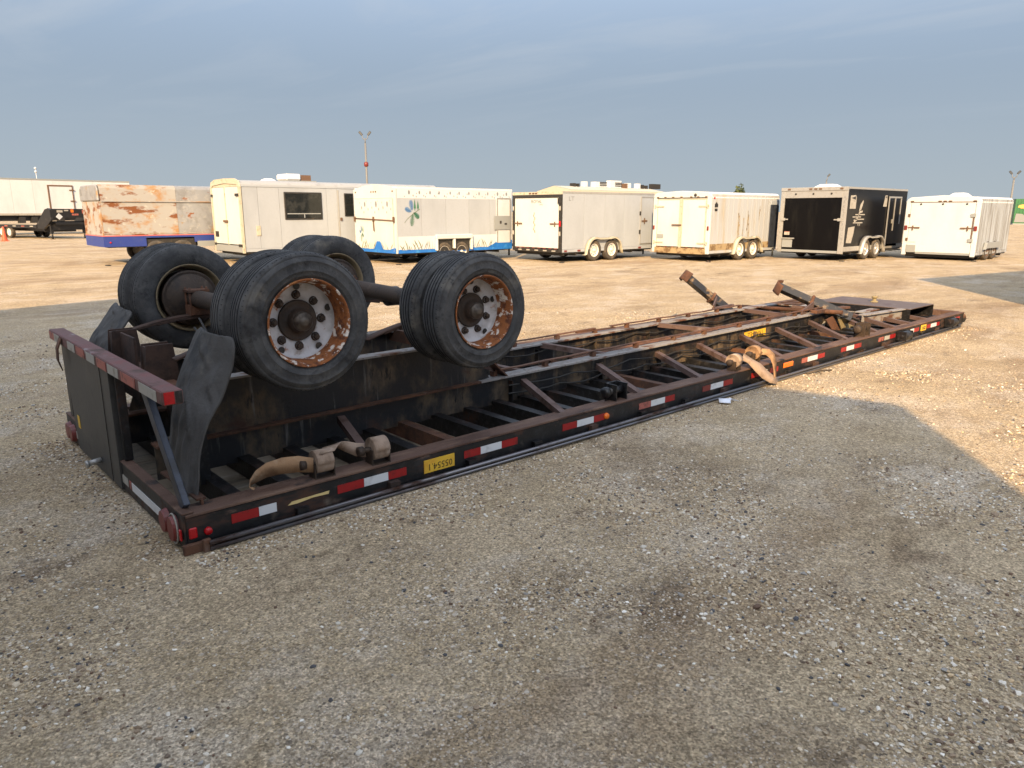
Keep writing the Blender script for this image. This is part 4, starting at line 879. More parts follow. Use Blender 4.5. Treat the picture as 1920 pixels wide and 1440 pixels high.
# cream double-door trailer with stained sides
def cargo_cream():
    L, Wd, z0, z1 = 4.45, 2.36, .28, 2.33
    t = thing('cargo_trailer', 'cream trailer with rusty double rear doors and brown stains down its ribbed side', 'trailer', (20.85,10.69,0), group=GT)
    body(t, L, Wd, z0, z1, [.9,1.8,2.7,3.6], 'w_stain', 'roofw', ribs=.30, rad=.16)
    f = MB(); f.box(-.07,-.002,-.012,.15,z0-.02,z1-.17); f.box(-.07,-.002,Wd-.15,Wd+.012,z0-.02,z1-.17)
    arc = [(-.012,z1-.17),(.02,z1-.06),(.12,z1),(Wd/2,z1+.05),(Wd-.12,z1),(Wd-.02,z1-.06),(Wd+.012,z1-.17)]
    f.poly([(-.002,a,b) for a, b in arc], (-.068,0,0)); f.build('door_frame', M['w_cream'], t, bevel=.015)
    for y0, y1, hs in ((.16,Wd/2-.045,1),(Wd/2+.045,Wd-.16,-1)):
        d = rplate(t, y0, y1, z0+.20, z1-.21, 'w_cream', 'rear_door', .03, x=-.03, bevel=.006)
        fr = MB(); fr.box(-.07,-.061,y0,y0+.03,z0+.2,z1-.21); fr.box(-.07,-.061,y1-.03,y1,z0+.2,z1-.21); fr.box(-.07,-.061,y0+.031,y1-.031,z1-.245,z1-.21); fr.build('trim', M['creamtrim'], d)
        for z in (1.86,.62):
            h = MB(); a, b = (y0-.10, y0+.30) if hs > 0 else (y1-.30, y1+.10); h.box(-.092,-.072,a,b,z-.02,z+.02); h.box(-.1,-.075,(a if hs > 0 else b-.05),(a+.05 if hs > 0 else b),z-.06,z+.06); h.build('hinge', M['creamtrim'], d)
    rplate(t, Wd/2-.04, Wd/2+.04, z0+.06, z1-.20, 'creamtrim', 'door_post', .05, x=-.03)
    mb = MB(); mb.box(-.12,-.085,Wd/2-.05,Wd/2+.34,1.21,1.25); mb.lathe([(0,-.05),(.05,-.05),(.05,0),(0,0)], 12, axis='x'); mb.build('door_latch', M['brownfit'], t)
    s = rplate(t, .12, Wd-.12, z0-.03, z0+.17, 'rustframe', 'bumper', .09)
    for k in range(7): rplate(t, .25+k*.3, .33+k*.3, z0+.172, z0+.198, 'reddull', 'marker_lamp', .03, x=-.03)
    for y in (.18,.5,.78,Wd/2,Wd/2+.35,Wd-.5,Wd-.18): rplate(t, y-.04, y+.04, z1-.185, z1-.14, 'brownfit', 'clearance_lamp', .025, x=-.071)
    spot(t, .62, z1-.10, 'dark', .06, x=-.072)
    rplate(t, Wd-.46, Wd-.18, .76, .90, 'switch', 'licence_plate', .012, x=-.064); 
    mb = MB(); text_mb(mb, '1017', .07, lambda a, b: (-.0625, Wd-.32-a, .97+b)); mb.build('lettering', M['creamtrim'], t)
    for y in (.05,Wd-.05): rplate(t, y-.035, y+.035, 1.06, 1.2, 'reddull', 'tail_lamp', .03, x=-.072, bevel=.01)
    g = MB(); g.poly([(.16,-.012,1.83),(.36,-.012,1.83),(.36,-.012,1.92),(.26,-.012,2.0),(.16,-.012,1.92)], (0,-.002,0)); g.box(.18,.34,-.014,-.012,1.70,1.78); g.build('logo', M['inkc'], t)
    st = MB(); rr = random.Random(5)
    for x in (1.7,1.76,2.05,2.32,2.37,3.1):
        z = 1.95-rr.random()*.5
        for k in range(rr.randint(5,12)):
            w_ = .008+rr.random()*.02; st.poly([(x-w_,-.0115,z),(x+w_,-.0115,z),(x+w_*.6,-.0115,z-.09),(x-w_*.7,-.0115,z-.09)], (0,-.001,0)); z -= .1; x += rr.uniform(-.015,.015)
    st.build('rust_streak', M['rustframe'], t)
    splate(t, 0, L, z0+.10, z0+.32, 'rustframe', 'lower_skirt', .012)
    spot(t, .1, 0, 'redlamp').location = (.12, -.02, z1-.2)
    put_wheels(t, (1.86,2.75), Wd, .365, inset=-.06); arch_fender(t, (1.86,2.75), 'creamtrim', .365, y=-.17, rr=.45)
    d = splate(t, 3.85, 4.42, z0+.1, z1-.42, 'bluep' if False else 'blue', 'side_door', .03); splate(t, 3.85, 4.42, z1-.40, z1-.26, 'w_side', 'door_header', .03)
    mb = MB(); mb.tube([(4.15,-.05,.05),(4.15,-.05,.35)], .03, 8); mb.build('jack', M['dark'], t); tongue(t, L, Wd, .40)
cargo_cream()

# black trailer with grey metal frame
def cargo_black():
    L, Wd, z0, z1 = 5.1, 2.40, .33, 2.51
    t = thing('cargo_trailer', 'black enclosed trailer with pale grey metal frame and ramp door', 'trailer', (24.62,7.81,0), group=GT)
    body(t, L, Wd, z0, z1, [.85,1.75,2.5,3.34,4.54], 'blackpanel', 'alu', front='blackpanel')
    f = MB(); f.box(-.07,-.002,-.01,.17,z0-.08,z1-.12); f.box(-.07,-.002,Wd-.14,Wd+.01,z0-.08,z1-.12); f.box(-.07,-.002,.171,Wd-.141,z1-.36,z1-.12); f.build('door_frame', M['alu'], t, bevel=.006)
    rplate(t, -.012, Wd+.012, z1-.118, z1+.004, 'creamtrim' if False else 'alu', 'header', .09, bevel=.006)
    d = rplate(t, .18, Wd-.15, z0+.02, z1-.37, 'blackpanel', 'ramp_door', .03, x=-.02, bevel=.006)
    for y in (.55,1.2,1.85): spot(t, y, z1-.22, 'dark', .035, x=-.072, nm='loading_lamp')
    for y in (.2,.95,1.12,1.3,2.1): rplate(t, y-.05, y+.05, z1-.08, z1-.03, 'brownfit', 'clearance_lamp', .02, x=-.092)
    for y, sg in ((.13,1),(Wd-.10,-1)):
        mb = MB(); a, b = sorted((y-sg*.03, y+sg*.12)); mb.box(-.11,-.072,a,b,1.36,1.46); a, b = sorted((y+sg*.10, y+sg*.24)); mb.box(-.12,-.09,a,b,1.39,1.43); mb.build('door_latch', M['alu'], t)
    rplate(t, Wd-.62, Wd-.16, .72, .76, 'alu', 'step_bar', .06, x=-.052); rplate(t, Wd-.55, Wd-.17, .42, .70, 'switch', 'mud_guard', .02, x=-.052)
    lp = rplate(t, Wd-.42, Wd-.22, .86, .98, 'oldwhite', 'licence_plate', .01, x=-.052); rplate(t, Wd-.42, Wd-.22, .965, .98, 'palered', 'plate_strip', .003, x=-.0625, parent=lp)
    mb = MB()
    for i, ch in enumerate('ARKTECPUCHI'): text_mb(mb, ch, .14, lambda a, b: (-.0725, .075-a*.8, 2.16-i*.155+b))
    mb.build('lettering', M['flake'], t)
    mb = MB(); mb.box(-.07,0,.18,Wd-.15,z0-.07,z0+.015); mb.build('bumper', M['switch'], t)
    splate(t, 0, L, z0+.0, z0+.16, 'alu', 'rock_guard', .02)
    w = lambda pts: MB().poly([(a*1.65 if a < 2 else a+.4,-.003,b) for a, b in pts], (0,-.002,0)).build('side_graphic', M['oldwhite'], t)
    w([(.12,1.78),(.40,1.78),(.40,2.16),(.36,2.24),(.12,2.22)]); w([(.62,1.92),(.74,2.08),(.76,2.02),(.68,1.74),(.58,1.70)]); w([(.36,1.40),(.55,1.50),(.60,1.70),(.76,1.72),(.76,1.66),(.62,1.62),(.52,1.38),(.40,1.30)])
    for z, a, b in ((1.58,.42,.88),(1.50,.30,.70),(1.42,.40,.86),(1.30,.34,.80)): w([(a,z-.018),(b,z-.018),(b,z+.018),(a,z+.018)])
    w([(.10,.62),(.34,.60),(.42,.95),(.44,1.18),(.14,1.14)]); w([(2.55,1.86),(2.86,1.86),(2.86,2.26),(2.66,2.26)])
    mb = MB(); text_mb(mb, '918', .16, lambda a, b: (1.02+a, -.006, 1.24+b)); mb.build('lettering', M['oldwhite'], t)
    g = MB(); g.poly([(.25,-.006,2.14),(.6,-.006,2.2),(.6,-.006,2.08)], (0,-.001,0)); g.build('side_graphic', M['inkc'], t); g = MB(); g.poly([(3.06,-.006,2.2),(3.22,-.006,2.24),(3.22,-.006,2.16)], (0,-.001,0)); g.build('side_graphic', M['inkc'], t)
    dd = splate(t, 3.40, 4.5, z0+.08, z1-.34, 'blackpanel', 'side_door', .02)
    fr = MB(); [fr.box(a,b,-.045,-.021,c,d_) for a, b, c, d_ in ((3.36,3.42,z0+.02,z1-.28),(4.47,4.52,z0+.9,z1-.28),(3.421,4.469,z1-.34,z1-.28),(3.92,3.97,z0+.65,z1-.341))]; fr.build('frame', M['alu'], dd)
    mb = MB(); mb.box(3.80,3.88,-.06,-.021,1.25,1.4); mb.build('handle', M['alu'], dd)
    put_wheels(t, (1.72,2.62), Wd, .36, 'crim', inset=-.06); arch_fender(t, (1.72,2.62), 'alu', .36, y=-.17, rr=.47); tongue(t, L, Wd, .42)
    mb = MB(); mb.box(3.4,4.1,-.35,-.03,z0-.06,z0-.02); mb.build('fold_step', M['dark'], t)
    vent(t, 1.0, 1.2, z1, .42, .13)
cargo_black()

# white rounded trailer at the right end of the row
def cargo_white():
    L, Wd, z0, z1 = 3.6, 2.38, .20, 2.18
    t = thing('cargo_trailer', 'plain white rounded trailer with red side lamps, rightmost of the parked row', 'trailer', (28.0,4.74,0), group=GT)
    body(t, L, Wd, z0, z1, [.9,1.8,2.7], 'w_ribbed', 'roofw', ribs=.30, rad=.16)
    f = MB(); f.box(-.07,-.002,-.012,.14,z0-.06,z1-.16); f.box(-.07,-.002,Wd-.14,Wd+.012,z0-.06,z1-.16)
    arc = [(-.012,z1-.16),(.02,z1-.06),(.12,z1-.005),(Wd/2,z1+.06),(Wd-.12,z1-.005),(Wd-.02,z1-.06),(Wd+.012,z1-.16)]
    f.poly([(-.002,a,b) for a, b in arc], (-.068,0,0)); f.build('door_frame', M['w_clean'], t, bevel=.015)
    d = rplate(t, .15, Wd-.15, z0+.05, z1-.18, 'w_clean', 'ramp_door', .03, x=-.032, bevel=.01)
    mb = MB(); mb.box(-.075,-.071,.14,Wd-.14,z1-.178,z1-.165); mb.build('door_seal', M['rust'], t)
    for y in (.18,.95,1.12,1.28,2.2): rplate(t, y-.05, y+.05, z1-.16, z1-.12, 'brownfit', 'clearance_lamp', .025, x=-.071)
    for y in (.42,1.18,1.9): spot(t, y, z1-.24, 'dark', .035, x=-.066, nm='loading_lamp')
    for y, sg in ((.13,1),(Wd-.13,-1)): door_bar(t, y, 1.12, sg, x=-.075)
    for y in (.06,Wd-.06): rplate(t, y-.05, y+.05, 1.03, 1.19, 'reddull', 'tail_lamp', .03, x=-.072, bevel=.01)
    for z in (1.55,.70): rplate(t, .10, .25, z-.05, z+.06, 'switch', 'hinge', .03, x=-.072); rplate(t, Wd-.17, Wd-.10, z-.05, z+.05, 'brownfit', 'hinge', .03, x=-.072)
    mb = MB(); mb.box(-.085,-.072,.145,.175,.62,1.62); mb.build('hinge_bar', M['brownfit'], t)
    rplate(t, Wd-.46, Wd-.14, .24, .50, 'switch', 'mud_guard', .02, x=-.066)
    mb = MB(); text_mb(mb, 'TRAILERS', .06, lambda a, b: (-.0655, Wd-.32-a, .60+b)); mb.build('lettering', M['creamtrim'], t)
    rplate(t, .15, Wd-.47, z0-.01, z0+.045, 'switch', 'bumper', .07)
    put_wheels(t, (1.25,2.02), Wd, .33, 'brownfit', inset=-.02)
    mb = MB(); mb.box(.82,2.42,-.13,-.115,.42,.62); mb.poly([(.82,-.13,.42),(.82,-.13,.62),(.70,-.13,.38)], (0,.1,0)); mb.box(.82,2.42,-.114,-.01,.60,.62); mb.build('fender', M['switch'], t)
    vent(t, 1.6, 1.2, z1+.03, .34, .14); tongue(t, L, Wd, .36)
cargo_white()

# white trailer with snow dots, fern emblem and blue grass band
def fern(g, ox, oz, ang, L_, w_, P, n=12, mi=0):
    ca, sa = math.cos(ang), math.sin(ang)
    q = lambda a, b: P(ox+a*ca-b*sa, oz+a*sa+b*ca)
    g.add([q(0,-.006), q(L_,-.002), q(L_,.002), q(0,.006)], [(0,1,2,3)], mi)
    for k in range(n):
        a = L_*(.08+.88*k/n); h = w_*math.sin(math.pi*(.22+.70*k/n))
        for s in (-1, 1): g.add([q(a,0), q(a+.7*h,s*h), q(a+.55*h+.014,s*h*.8), q(a+.022,0)], [(0,1,2,3)], mi)
def emblem(t, P, s, nm='fern_emblem'):
    e = MB(); Q = lambda a, b: P(a*s, b*s)
    fern(e, -.02, .02, R(100), .42, .12, Q, mi=0); fern(e, -.05, .0, R(160), .36, .10, Q, mi=0); fern(e, .02, -.06, R(-100), .50, .12, Q, mi=1); fern(e, .04, -.02, R(-38), .36, .11, Q, mi=1)
    for ox, h in ((.12,.36),(.28,.30)):
        e.add([Q(ox-.05,.12), Q(ox+.05,.12), Q(ox+.045,.22), Q(ox,.12+h), Q(ox-.04,.22)], [(0,1,2,3,4)], 1); e.add([Q(ox-.02,.05), Q(ox+.02,.05), Q(ox+.012,.12), Q(ox-.012,.12)], [(0,1,2,3)], 1)
    pts = [(-.42+.8*k/10, -.42+.52*(k/10)**.75) for k in range(11)]
    e.add([Q(a,b-.012) for a, b in pts]+[Q(a,b+.012) for a, b in pts], [(i,i+1,12+i,11+i) for i in range(10)], 2)
    e.build(nm, [M['fernb'], M['ferng'], M['reed']], t)
def cargo_snow():
    L, Wd, z0, z1 = 4.95, 2.57, .37, 2.46
    t = thing('cargo_trailer', 'white trailer with blue and green fern emblem, grey snow dots and blue grass band', 'trailer', (12.25,16.70,0), group=GT)
    body(t, L, Wd, z0, z1, [.95,1.95,2.95,3.9], 'w_side', 'roofw')
    f = MB(); arc = [(0,z0-.02),(0,z1-.05),(Wd*.25,z1+.06),(Wd/2,z1+.10),(Wd*.75,z1+.06),(Wd,z1-.05),(Wd,z0-.02)]
    f.poly([(-.002,a,b) for a, b in arc], (-.05,0,0)); f.build('rear_frame', M['w_cream'], t)
    d = rplate(t, .12, Wd-.10, z0+.04, z1-.34, 'w_cream', 'rear_door', .02, x=-.053, bevel=.02)
    mb = MB(); mb.box(-.078,-.0735,.115,.128,z0+.04,z1-.36); mb.box(-.078,-.0735,.128,Wd-.1,z1-.356,z1-.345); mb.build('door_seal', M['creamtrim'], d)
    mb = MB(); mb.tube([(-.10,.06,1.40),(-.10,Wd-.05,1.46)], .018, 8); [mb.box(-.12,-.075,y-.03,y+.03,1.35,1.52) for y in (.07,Wd/2,Wd-.07)]; mb.bar((-.11,Wd/2,1.42),(-.11,Wd/2-.03,1.05),.04,.02,up=(1,0,0)); mb.build('door_bar', M['brownfit'], t)
    for y in (.14,Wd/2-.14,Wd/2,Wd/2+.14,Wd-.14): spot(t, y, z1-.14, 'brownfit', .03, x=-.053)
    rr = random.Random(11); g = MB()
    def dot(P, c, e, r_):
        pts = [P(c+.55*r_*math.cos(2*math.pi*k/10), e+r_*math.sin(2*math.pi*k/10)) for k in range(10)]; g.add(pts, [tuple(range(10))], 0)
    PR = lambda a, b: (-.0755, a, b); PS = lambda a, b: (a, -.004, b)
    for gx in (.45,1.15,1.85):
        for dx, dz, r_ in ((0,0,.10),(.22,-.11,.06),(-.22,-.16,.045),(.05,-.26,.045),(.30,.05,.03),(-.12,.1,.03)): dot(PR, gx+dx+rr.uniform(-.03,.03), 1.92+dz, r_*rr.uniform(.8,1.1))
    PSd = lambda a, b: (a, -.006, b)
    x = .45
    while x < 4.7:
        for dx, dz, r_ in ((0,0,.065),(.12,-.10,.035),(-.10,-.13,.03),(.24,-.03,.03)): dot(PSd, x+dx*1.4+rr.uniform(-.03,.03), z1-.17+dz, r_*rr.uniform(.8,1.1))
        x += .42
    splate(t, .02, L-.02, z1-.36, z1-.07, 'w_clean', 'upper_band', .004)
    splate(t, .02, L-.02, z0+.09, z0+.52, 'w_clean', 'lower_band', .004)
    g.build('snow_dots', M['flake'], t, kind='stuff')
    emblem(t, lambda a, b: (.60+a*.9, -.0065, 1.68+b), .85); emblem(t, lambda a, b: (-.0765, Wd-.46-a*.7, .98+b), .55)
    def band(P, a0, a1, hum):
        g = MB(); n = 60; top = []
        for k in range(n+1):
            a = a0+(a1-a0)*k/n; h = .09+.025*mnoise.noise(Vector((a*6,1,0)))+.015*mnoise.noise(Vector((a*17,2,0)))
            for c, w_, hh in hum: h += hh*max(0, min(1, 1.6-abs(a-c)/w_))
            top.append((a, h))
        v = [P(a, z0-.015) for a, h in top]+[P(a, z0+h) for a, h in top]
        g.add(v, [(i,i+1,n+2+i,n+1+i) for i in range(n)]); g.build('blue_band', M['skyblue'], t)
        r_ = MB(); a = a0+.12
        while a < a1-.1:
            if not any(abs(a-c) < w_ for c, w_, _ in hum):
                l_ = rr.uniform(.12,.36); lean = rr.uniform(-.18,.18); v = [P(a-.008,z0+.07),P(a+.008,z0+.07),P(a+lean*.5+.007,z0+.07+l_*.6),P(a+lean*1.2,z0+.07+l_)]; r_.add(v, [(0,1,2,3)])
            a += rr.uniform(.04,.09)
        r_.build('reed_drawing', M['reed'], t, kind='stuff')
    band(lambda a, b: (a, -.0105, b), .0, L, [(4.62,.5,.22)]); band(lambda a, b: (-.0775, a, b), .02, Wd-.02, [(1.05,.18,.26),(.12,.15,.06)])
    dd = splate(t, 4.2, 4.86, z0+.22, z1-.30, 'w_clean', 'side_door', .02)
    fr = MB(); [fr.box(a,b,-.034,-.0205,c,d_) for a, b, c, d_ in ((4.2,4.25,z0+.22,z1-.30),(4.81,4.86,z0+.22,z1-.30),(4.251,4.809,z1-.34,z1-.30))]; fr.build('frame', M['alu'], dd)
    mb = MB(); mb.box(4.08,4.80,-.05,-.035,1.05,1.53); bx = mb.build('grey_panel_box', M['switch'], t); mb = MB(); mb.box(4.32,4.40,-.058,-.051,1.26,1.36); mb.box(4.55,4.66,-.058,-.051,1.22,1.28); mb.build('switch', M['dark'], bx)
    xs = (1.86,2.60); put_wheels(t, xs, Wd, .34, inset=-.02)
    mb = MB(); mb.box(1.46,3.02,-.13,-.012,.78,.93); mb.box(1.46,1.53,-.13,-.012,.40,.779); mb.box(2.19,2.27,-.13,-.012,.45,.779); mb.box(2.95,3.02,-.13,-.012,.40,.779); mb.build('fender', M['w_cream'], t, bevel=.02)
    mb = MB(); mb.box(1.53,2.95,-.011,-.005,.38,.78); mb.build('wheel_well', M['dark'], t); tongue(t, L, Wd, .42)
cargo_snow()

# white office trailer with dark windows and rounded grey roof
def office():
    L, Wd, z0, z1 = 7.6, 2.44, .42, 2.66
    t = thing('office_trailer', 'white trailer with a large dark window, rounded grey roof and roof air conditioner', 'trailer', (8.47,19.7,0), group=GT)
    body(t, L, Wd, z0, z1-.14, [.5,1.22,2.92,3.32,4.3,5.8], 'w_side', 'w_side')
    mb = MB(); n = 10; prof = [(-.012,z1-.21)]+[(.02+.30*(1-math.cos(math.pi/2*k/n)), z1-.21+.21*math.sin(math.pi/2*k/n)) for k in range(n+1)]; prof += [(Wd-a, b) for a, b in prof[::-1]]
    mb.poly([(-.02,a,b) for a, b in prof], (L+.02,0,0)); mb.build('rounded_roof', M['greyroof'], t)
    f = MB(); f.box(-.08,-.022,-.01,.11,z0-.04,z1-.2); f.box(-.08,-.022,Wd-.11,Wd+.01,z0-.04,z1-.2)
    arc = [(-.01,z1-.2),(.08,z1-.03),(.4,z1+.05),(Wd/2,z1+.07),(Wd-.4,z1+.05),(Wd-.08,z1-.03),(Wd+.01,z1-.2),(Wd-.12,z1-.2),(Wd-.2,z1-.14),(Wd/2,z1-.08),(.2,z1-.14),(.12,z1-.2)]
    f.poly([(-.022,a,b) for a, b in arc], (-.058,0,0)); f.build('door_frame', M['creamtrim'], t)
    mb = MB(); mb.poly([(-.03,.12,z1-.2),(-.03,.2,z1-.14),(-.03,Wd/2,z1-.08),(-.03,Wd-.2,z1-.14),(-.03,Wd-.12,z1-.2)], (-.02,0,0)); mb.build('door_header', M['creamtrim'], t)
    for y0, y1 in ((.12,Wd/2-.02),(Wd/2+.02,Wd-.12)):
        d = rplate(t, y0, y1, z0+.22, z1-.21, 'w_cream', 'rear_door', .03, x=-.04, bevel=.006)
        yy = y0 if y0 < 1 else y1
        for z in (2.2,.62): rplate(t, yy-.05, yy+.05 if y0 > 1 else yy+.2, z-.04, z+.04, 'dark', 'hinge', .03, x=-.081, parent=d)
    rplate(t, Wd/2-.018, Wd/2+.018, z0+.2, z1-.2, 'creamtrim', 'door_post', .05, x=-.04)
    rplate(t, Wd/2-.1, Wd/2+.2, 1.34, 1.41, 'brownfit', 'door_latch', .05, x=-.075)
    rplate(t, .1, Wd-.1, z0-.02, z0+.19, 'switch', 'bumper', .09); rplate(t, Wd-.42, Wd-.18, .86, 1.04, 'dark', 'licence_plate', .02, x=-.071)
    def window(x0, x1, z0_, z1_, nm='window'):
        w = splate(t, x0, x1, z0_, z1_, 'dark', nm, .03, bevel=.05); mb = MB(); mb.box(x0+.05, x1-.05, -.036, -.031, z0_+.05, z1_-.05); mb.build('pane', M['glass'], w); return w
    w = window(1.38, 2.74, 1.42, 2.31); mb = MB(); mb.box(1.46,2.66,-.042,-.0365,1.60,1.63); mb.box(2.05,2.08,-.042,-.0365,1.48,1.599); mb.build('slider', M['switch'], w)
    dd = splate(t, 3.38, 4.16, z0+.06, z1-.30, 'w_side', 'side_door', .02); mb = MB(); mb.box(3.34,3.38,-.03,-.001,z0+.04,z1-.26); mb.box(4.16,4.2,-.03,-.001,z0+.04,z1-.26); mb.build('frame', M['alu'], dd)
    w = MB(); w.box(3.58,3.93,-.045,-.021,1.52,2.30); wd = w.build('door_window', M['dark'], dd, bevel=.008); mb = MB(); mb.box(3.615,3.895,-.05,-.0455,1.555,1.90); mb.box(3.615,3.895,-.05,-.0455,1.92,2.265); mb.build('pane', M['glass'], wd)
    splate(t, 3.40, 3.46, 1.38, 1.48, 'brownfit', 'door_handle', .06)
    mb = MB(); mb.box(.38,.53,-.02,-.001,.92,1.24); mb.build('hatch', M['creamtrim'], t, bevel=.01)
    vent(t, 1.34, 1.0, z1, .24, .10)
    mb = MB(); mb.box(1.85,2.95,.7,1.6,z1,z1+.05); ac = mb.build('roof_air_conditioner', M['switch'], t); mb = MB(); mb.box(1.88,2.42,.75,1.55,z1+.051,z1+.27); mb.build('cover', M['roofw'], ac, bevel=.05); mb = MB(); mb.box(2.44,2.80,.8,1.5,z1+.051,z1+.24); mb.build('blower', M['brownfit'], ac)
    put_wheels(t, (3.9,4.8), Wd, .36, inset=.05); mb = MB(); mb.box(.3,L-.3,.5,1.9,.26,.30); mb.build('chassis', M['dark'], t); tongue(t, L, Wd, .42)
office()

# rusty galvanised trailer with blue skirt
def rusty():
    L, Wd, z0, z1 = 5.0, 2.25, .58, 2.52
    t = thing('utility_trailer', 'rust-streaked grey metal trailer with a blue skirt and red pinstripe', 'trailer', (5.08,22.5,0), group=GT)
    for a, b in zip((0,2.28,3.7),(2.28,3.7,L)):
        mb = MB(); mb.box(a+.003,b-.003,0,.03,z0+.36,z1-.52); o = mb.build('wall_panel', M['galvrust' if a < 1 else 'galv'], t)
        mb = MB(); pr = [(-.03,z1-.515),(-.03,z1-.12),(.0,z1-.04),(.08,z1),(.14,z1),(.14,z1-.515)]; mb.poly([(a+.003,y,z) for y, z in pr], (b-a-.006,0,0)); mb.build('upper_panel', M['galvrust' if a < 1 else 'galv'], t)
    mb = MB(); mb.box(0,L,-.04,-.031,z1-.53,z1-.505); mb.box(0,L,-.012,-.001,.98,1.0); mb.build('ledge', M['galvrust'], t)
    mb = MB(); mb.box(.2,L,.141,Wd-.03,z1-.03,z1-.01); mb.box(L-.03,L,.04,Wd-.04,z0+.1,z1-.04); mb.box(0,L,Wd-.03,Wd,z0+.1,z1-.04); mb.build('roof', M['galv'], t)
    ys = [0,.42,.85,1.3,1.75,Wd]
    for a, b in zip(ys[:-1], ys[1:]): rplate(t, a+.006, b-.006, z0+.36, z1-.52, 'galvrust', 'rear_panel', .03)
    mb = MB(); pr = [(-.02,z1-.51),(-.02,z1-.14),(.10,z1-.01),(Wd-.25,z1-.01),(Wd-.02,z1-.15),(Wd,z1-.51)]; mb.poly([(-.005,y,z) for y, z in pr], (-.07,0,0)); mb.build('rear_cap', M['galv'], t, bevel=.03)
    rplate(t, Wd-.32, Wd-.14, z1-.32, z1-.12, 'flake', 'vent_plate', .012, x=-.077)
    rplate(t, -.01, Wd, z0, z0+.325, 'bluep', 'skirt', .04); splate(t, 0, 1.22, z0, z0+.325, 'bluep', 'skirt', .02); splate(t, 2.76, L, z0+.10, z0+.325, 'bluep', 'skirt', .02); splate(t, 1.22, 2.76, z0+.27, z0+.325, 'bluep', 'skirt', .02)
    splate(t, 0, L, z0+.33, z0+.358, 'pinks', 'pinstripe', .024); rplate(t, 0, Wd, z0+.33, z0+.358, 'pinks', 'pinstripe', .044)
    splate(t, 2.85, 3.7, z0-.05, z0+.13, 'switch', 'tool_box', .03)
    mb = MB(); mb.box(.1,L,.1,Wd-.1,z0-.03,z0+.02); mb.box(1.2,2.8,.02,.1,.3,.8); mb.build('chassis', M['dark'], t)
    mb = MB(); mb.lathe([(0,-.02),(.03,-.015),(.03,0)], 10); mb.build('marker_lamp', M['redlamp'], t, (.15,-.022,z0+.14)); put_wheels(t, (1.55,2.36), Wd, .38, inset=-.02); tongue(t, L, Wd, .5)
rusty()

# ------------------------------------------------------------------ far left: box semi-trailer, gooseneck flatbed, cone
def semi():
    a, b = Vector((4.3,60.2,0)), Vector((16.6,61.9,0)); d = (b-a); L = d.length
    t = thing('semi_trailer', 'long white box semi-trailer behind the black gooseneck flatbed', 'trailer', a, math.atan2(d.y, d.x)); W_, z0, z1 = 2.6, 1.42, 4.02
    n = 9
    for i in range(n):
        mb = MB(); mb.box(L*i/n+.004, L*(i+1)/n-.004, 0, .04, z0+.12, z1-.10); mb.build('wall_panel', M['w_clean'], t)
    mb = MB(); mb.box(0,L,.041,W_,z0+.1,z1-.1); mb.build('box_body', M['w_side'], t); mb = MB(); mb.box(-.02,L+.02,-.02,W_+.02,z1-.1,z1); mb.build('roof_rail', M['switch'], t)
    mb = MB(); mb.box(0,L,-.015,.05,z0-.02,z0+.118); mb.build('bottom_rail', M['oldwhite'], t)
    x0 = L*.53; d_ = MB(); d_.box(x0,x0+1.55,-.03,-.002,z0+.2,z1-.52); dd = d_.build('side_door', M['w_clean'], t); fr = MB(); fr.box(x0-.1,x0-.001,-.05,-.002,z0+.15,z1-.42); fr.box(x0+1.551,x0+1.62,-.05,-.002,z0+.15,z1-.42); fr.box(x0,x0+1.55,-.05,-.031,z1-.52,z1-.42); fr.build('frame', M['brownfit'], dd)
    mb = MB(); [mb.box(x0+1.35,x0+1.7,-.08,-.051,z,z+.08) for z in (3.2,2.4)]; mb.build('hinge', M['brownfit'], dd)
    mb = MB(); mb.box(.5,L-1.5,.3,.42,1.0,z0-.03); mb.box(.5,L-1.5,2.2,2.3,1.0,z0-.03); [mb.box(x,x+.4,.05,.5,.85,1.3) for x in (1.0,2.6,4.4,5.2,7.0)]; mb.build('chassis', M['dark'], t)
    tm, rm = wheel_mesh(.5,.3,'wrim')
    for x in (9.8,11.1):
        for y, rz in ((.05,0),(2.5,math.pi)): w = link(tm,'wheel',t,(x,y,.5),rot=(0,0,rz)); link(rm,'rim',w)
    mb = MB(); mb.box(2.4,2.55,.4,.55,0,1.2); mb.box(2.4,2.55,2.05,2.2,0,1.2); mb.build('landing_leg', M['dark'], t)
semi()
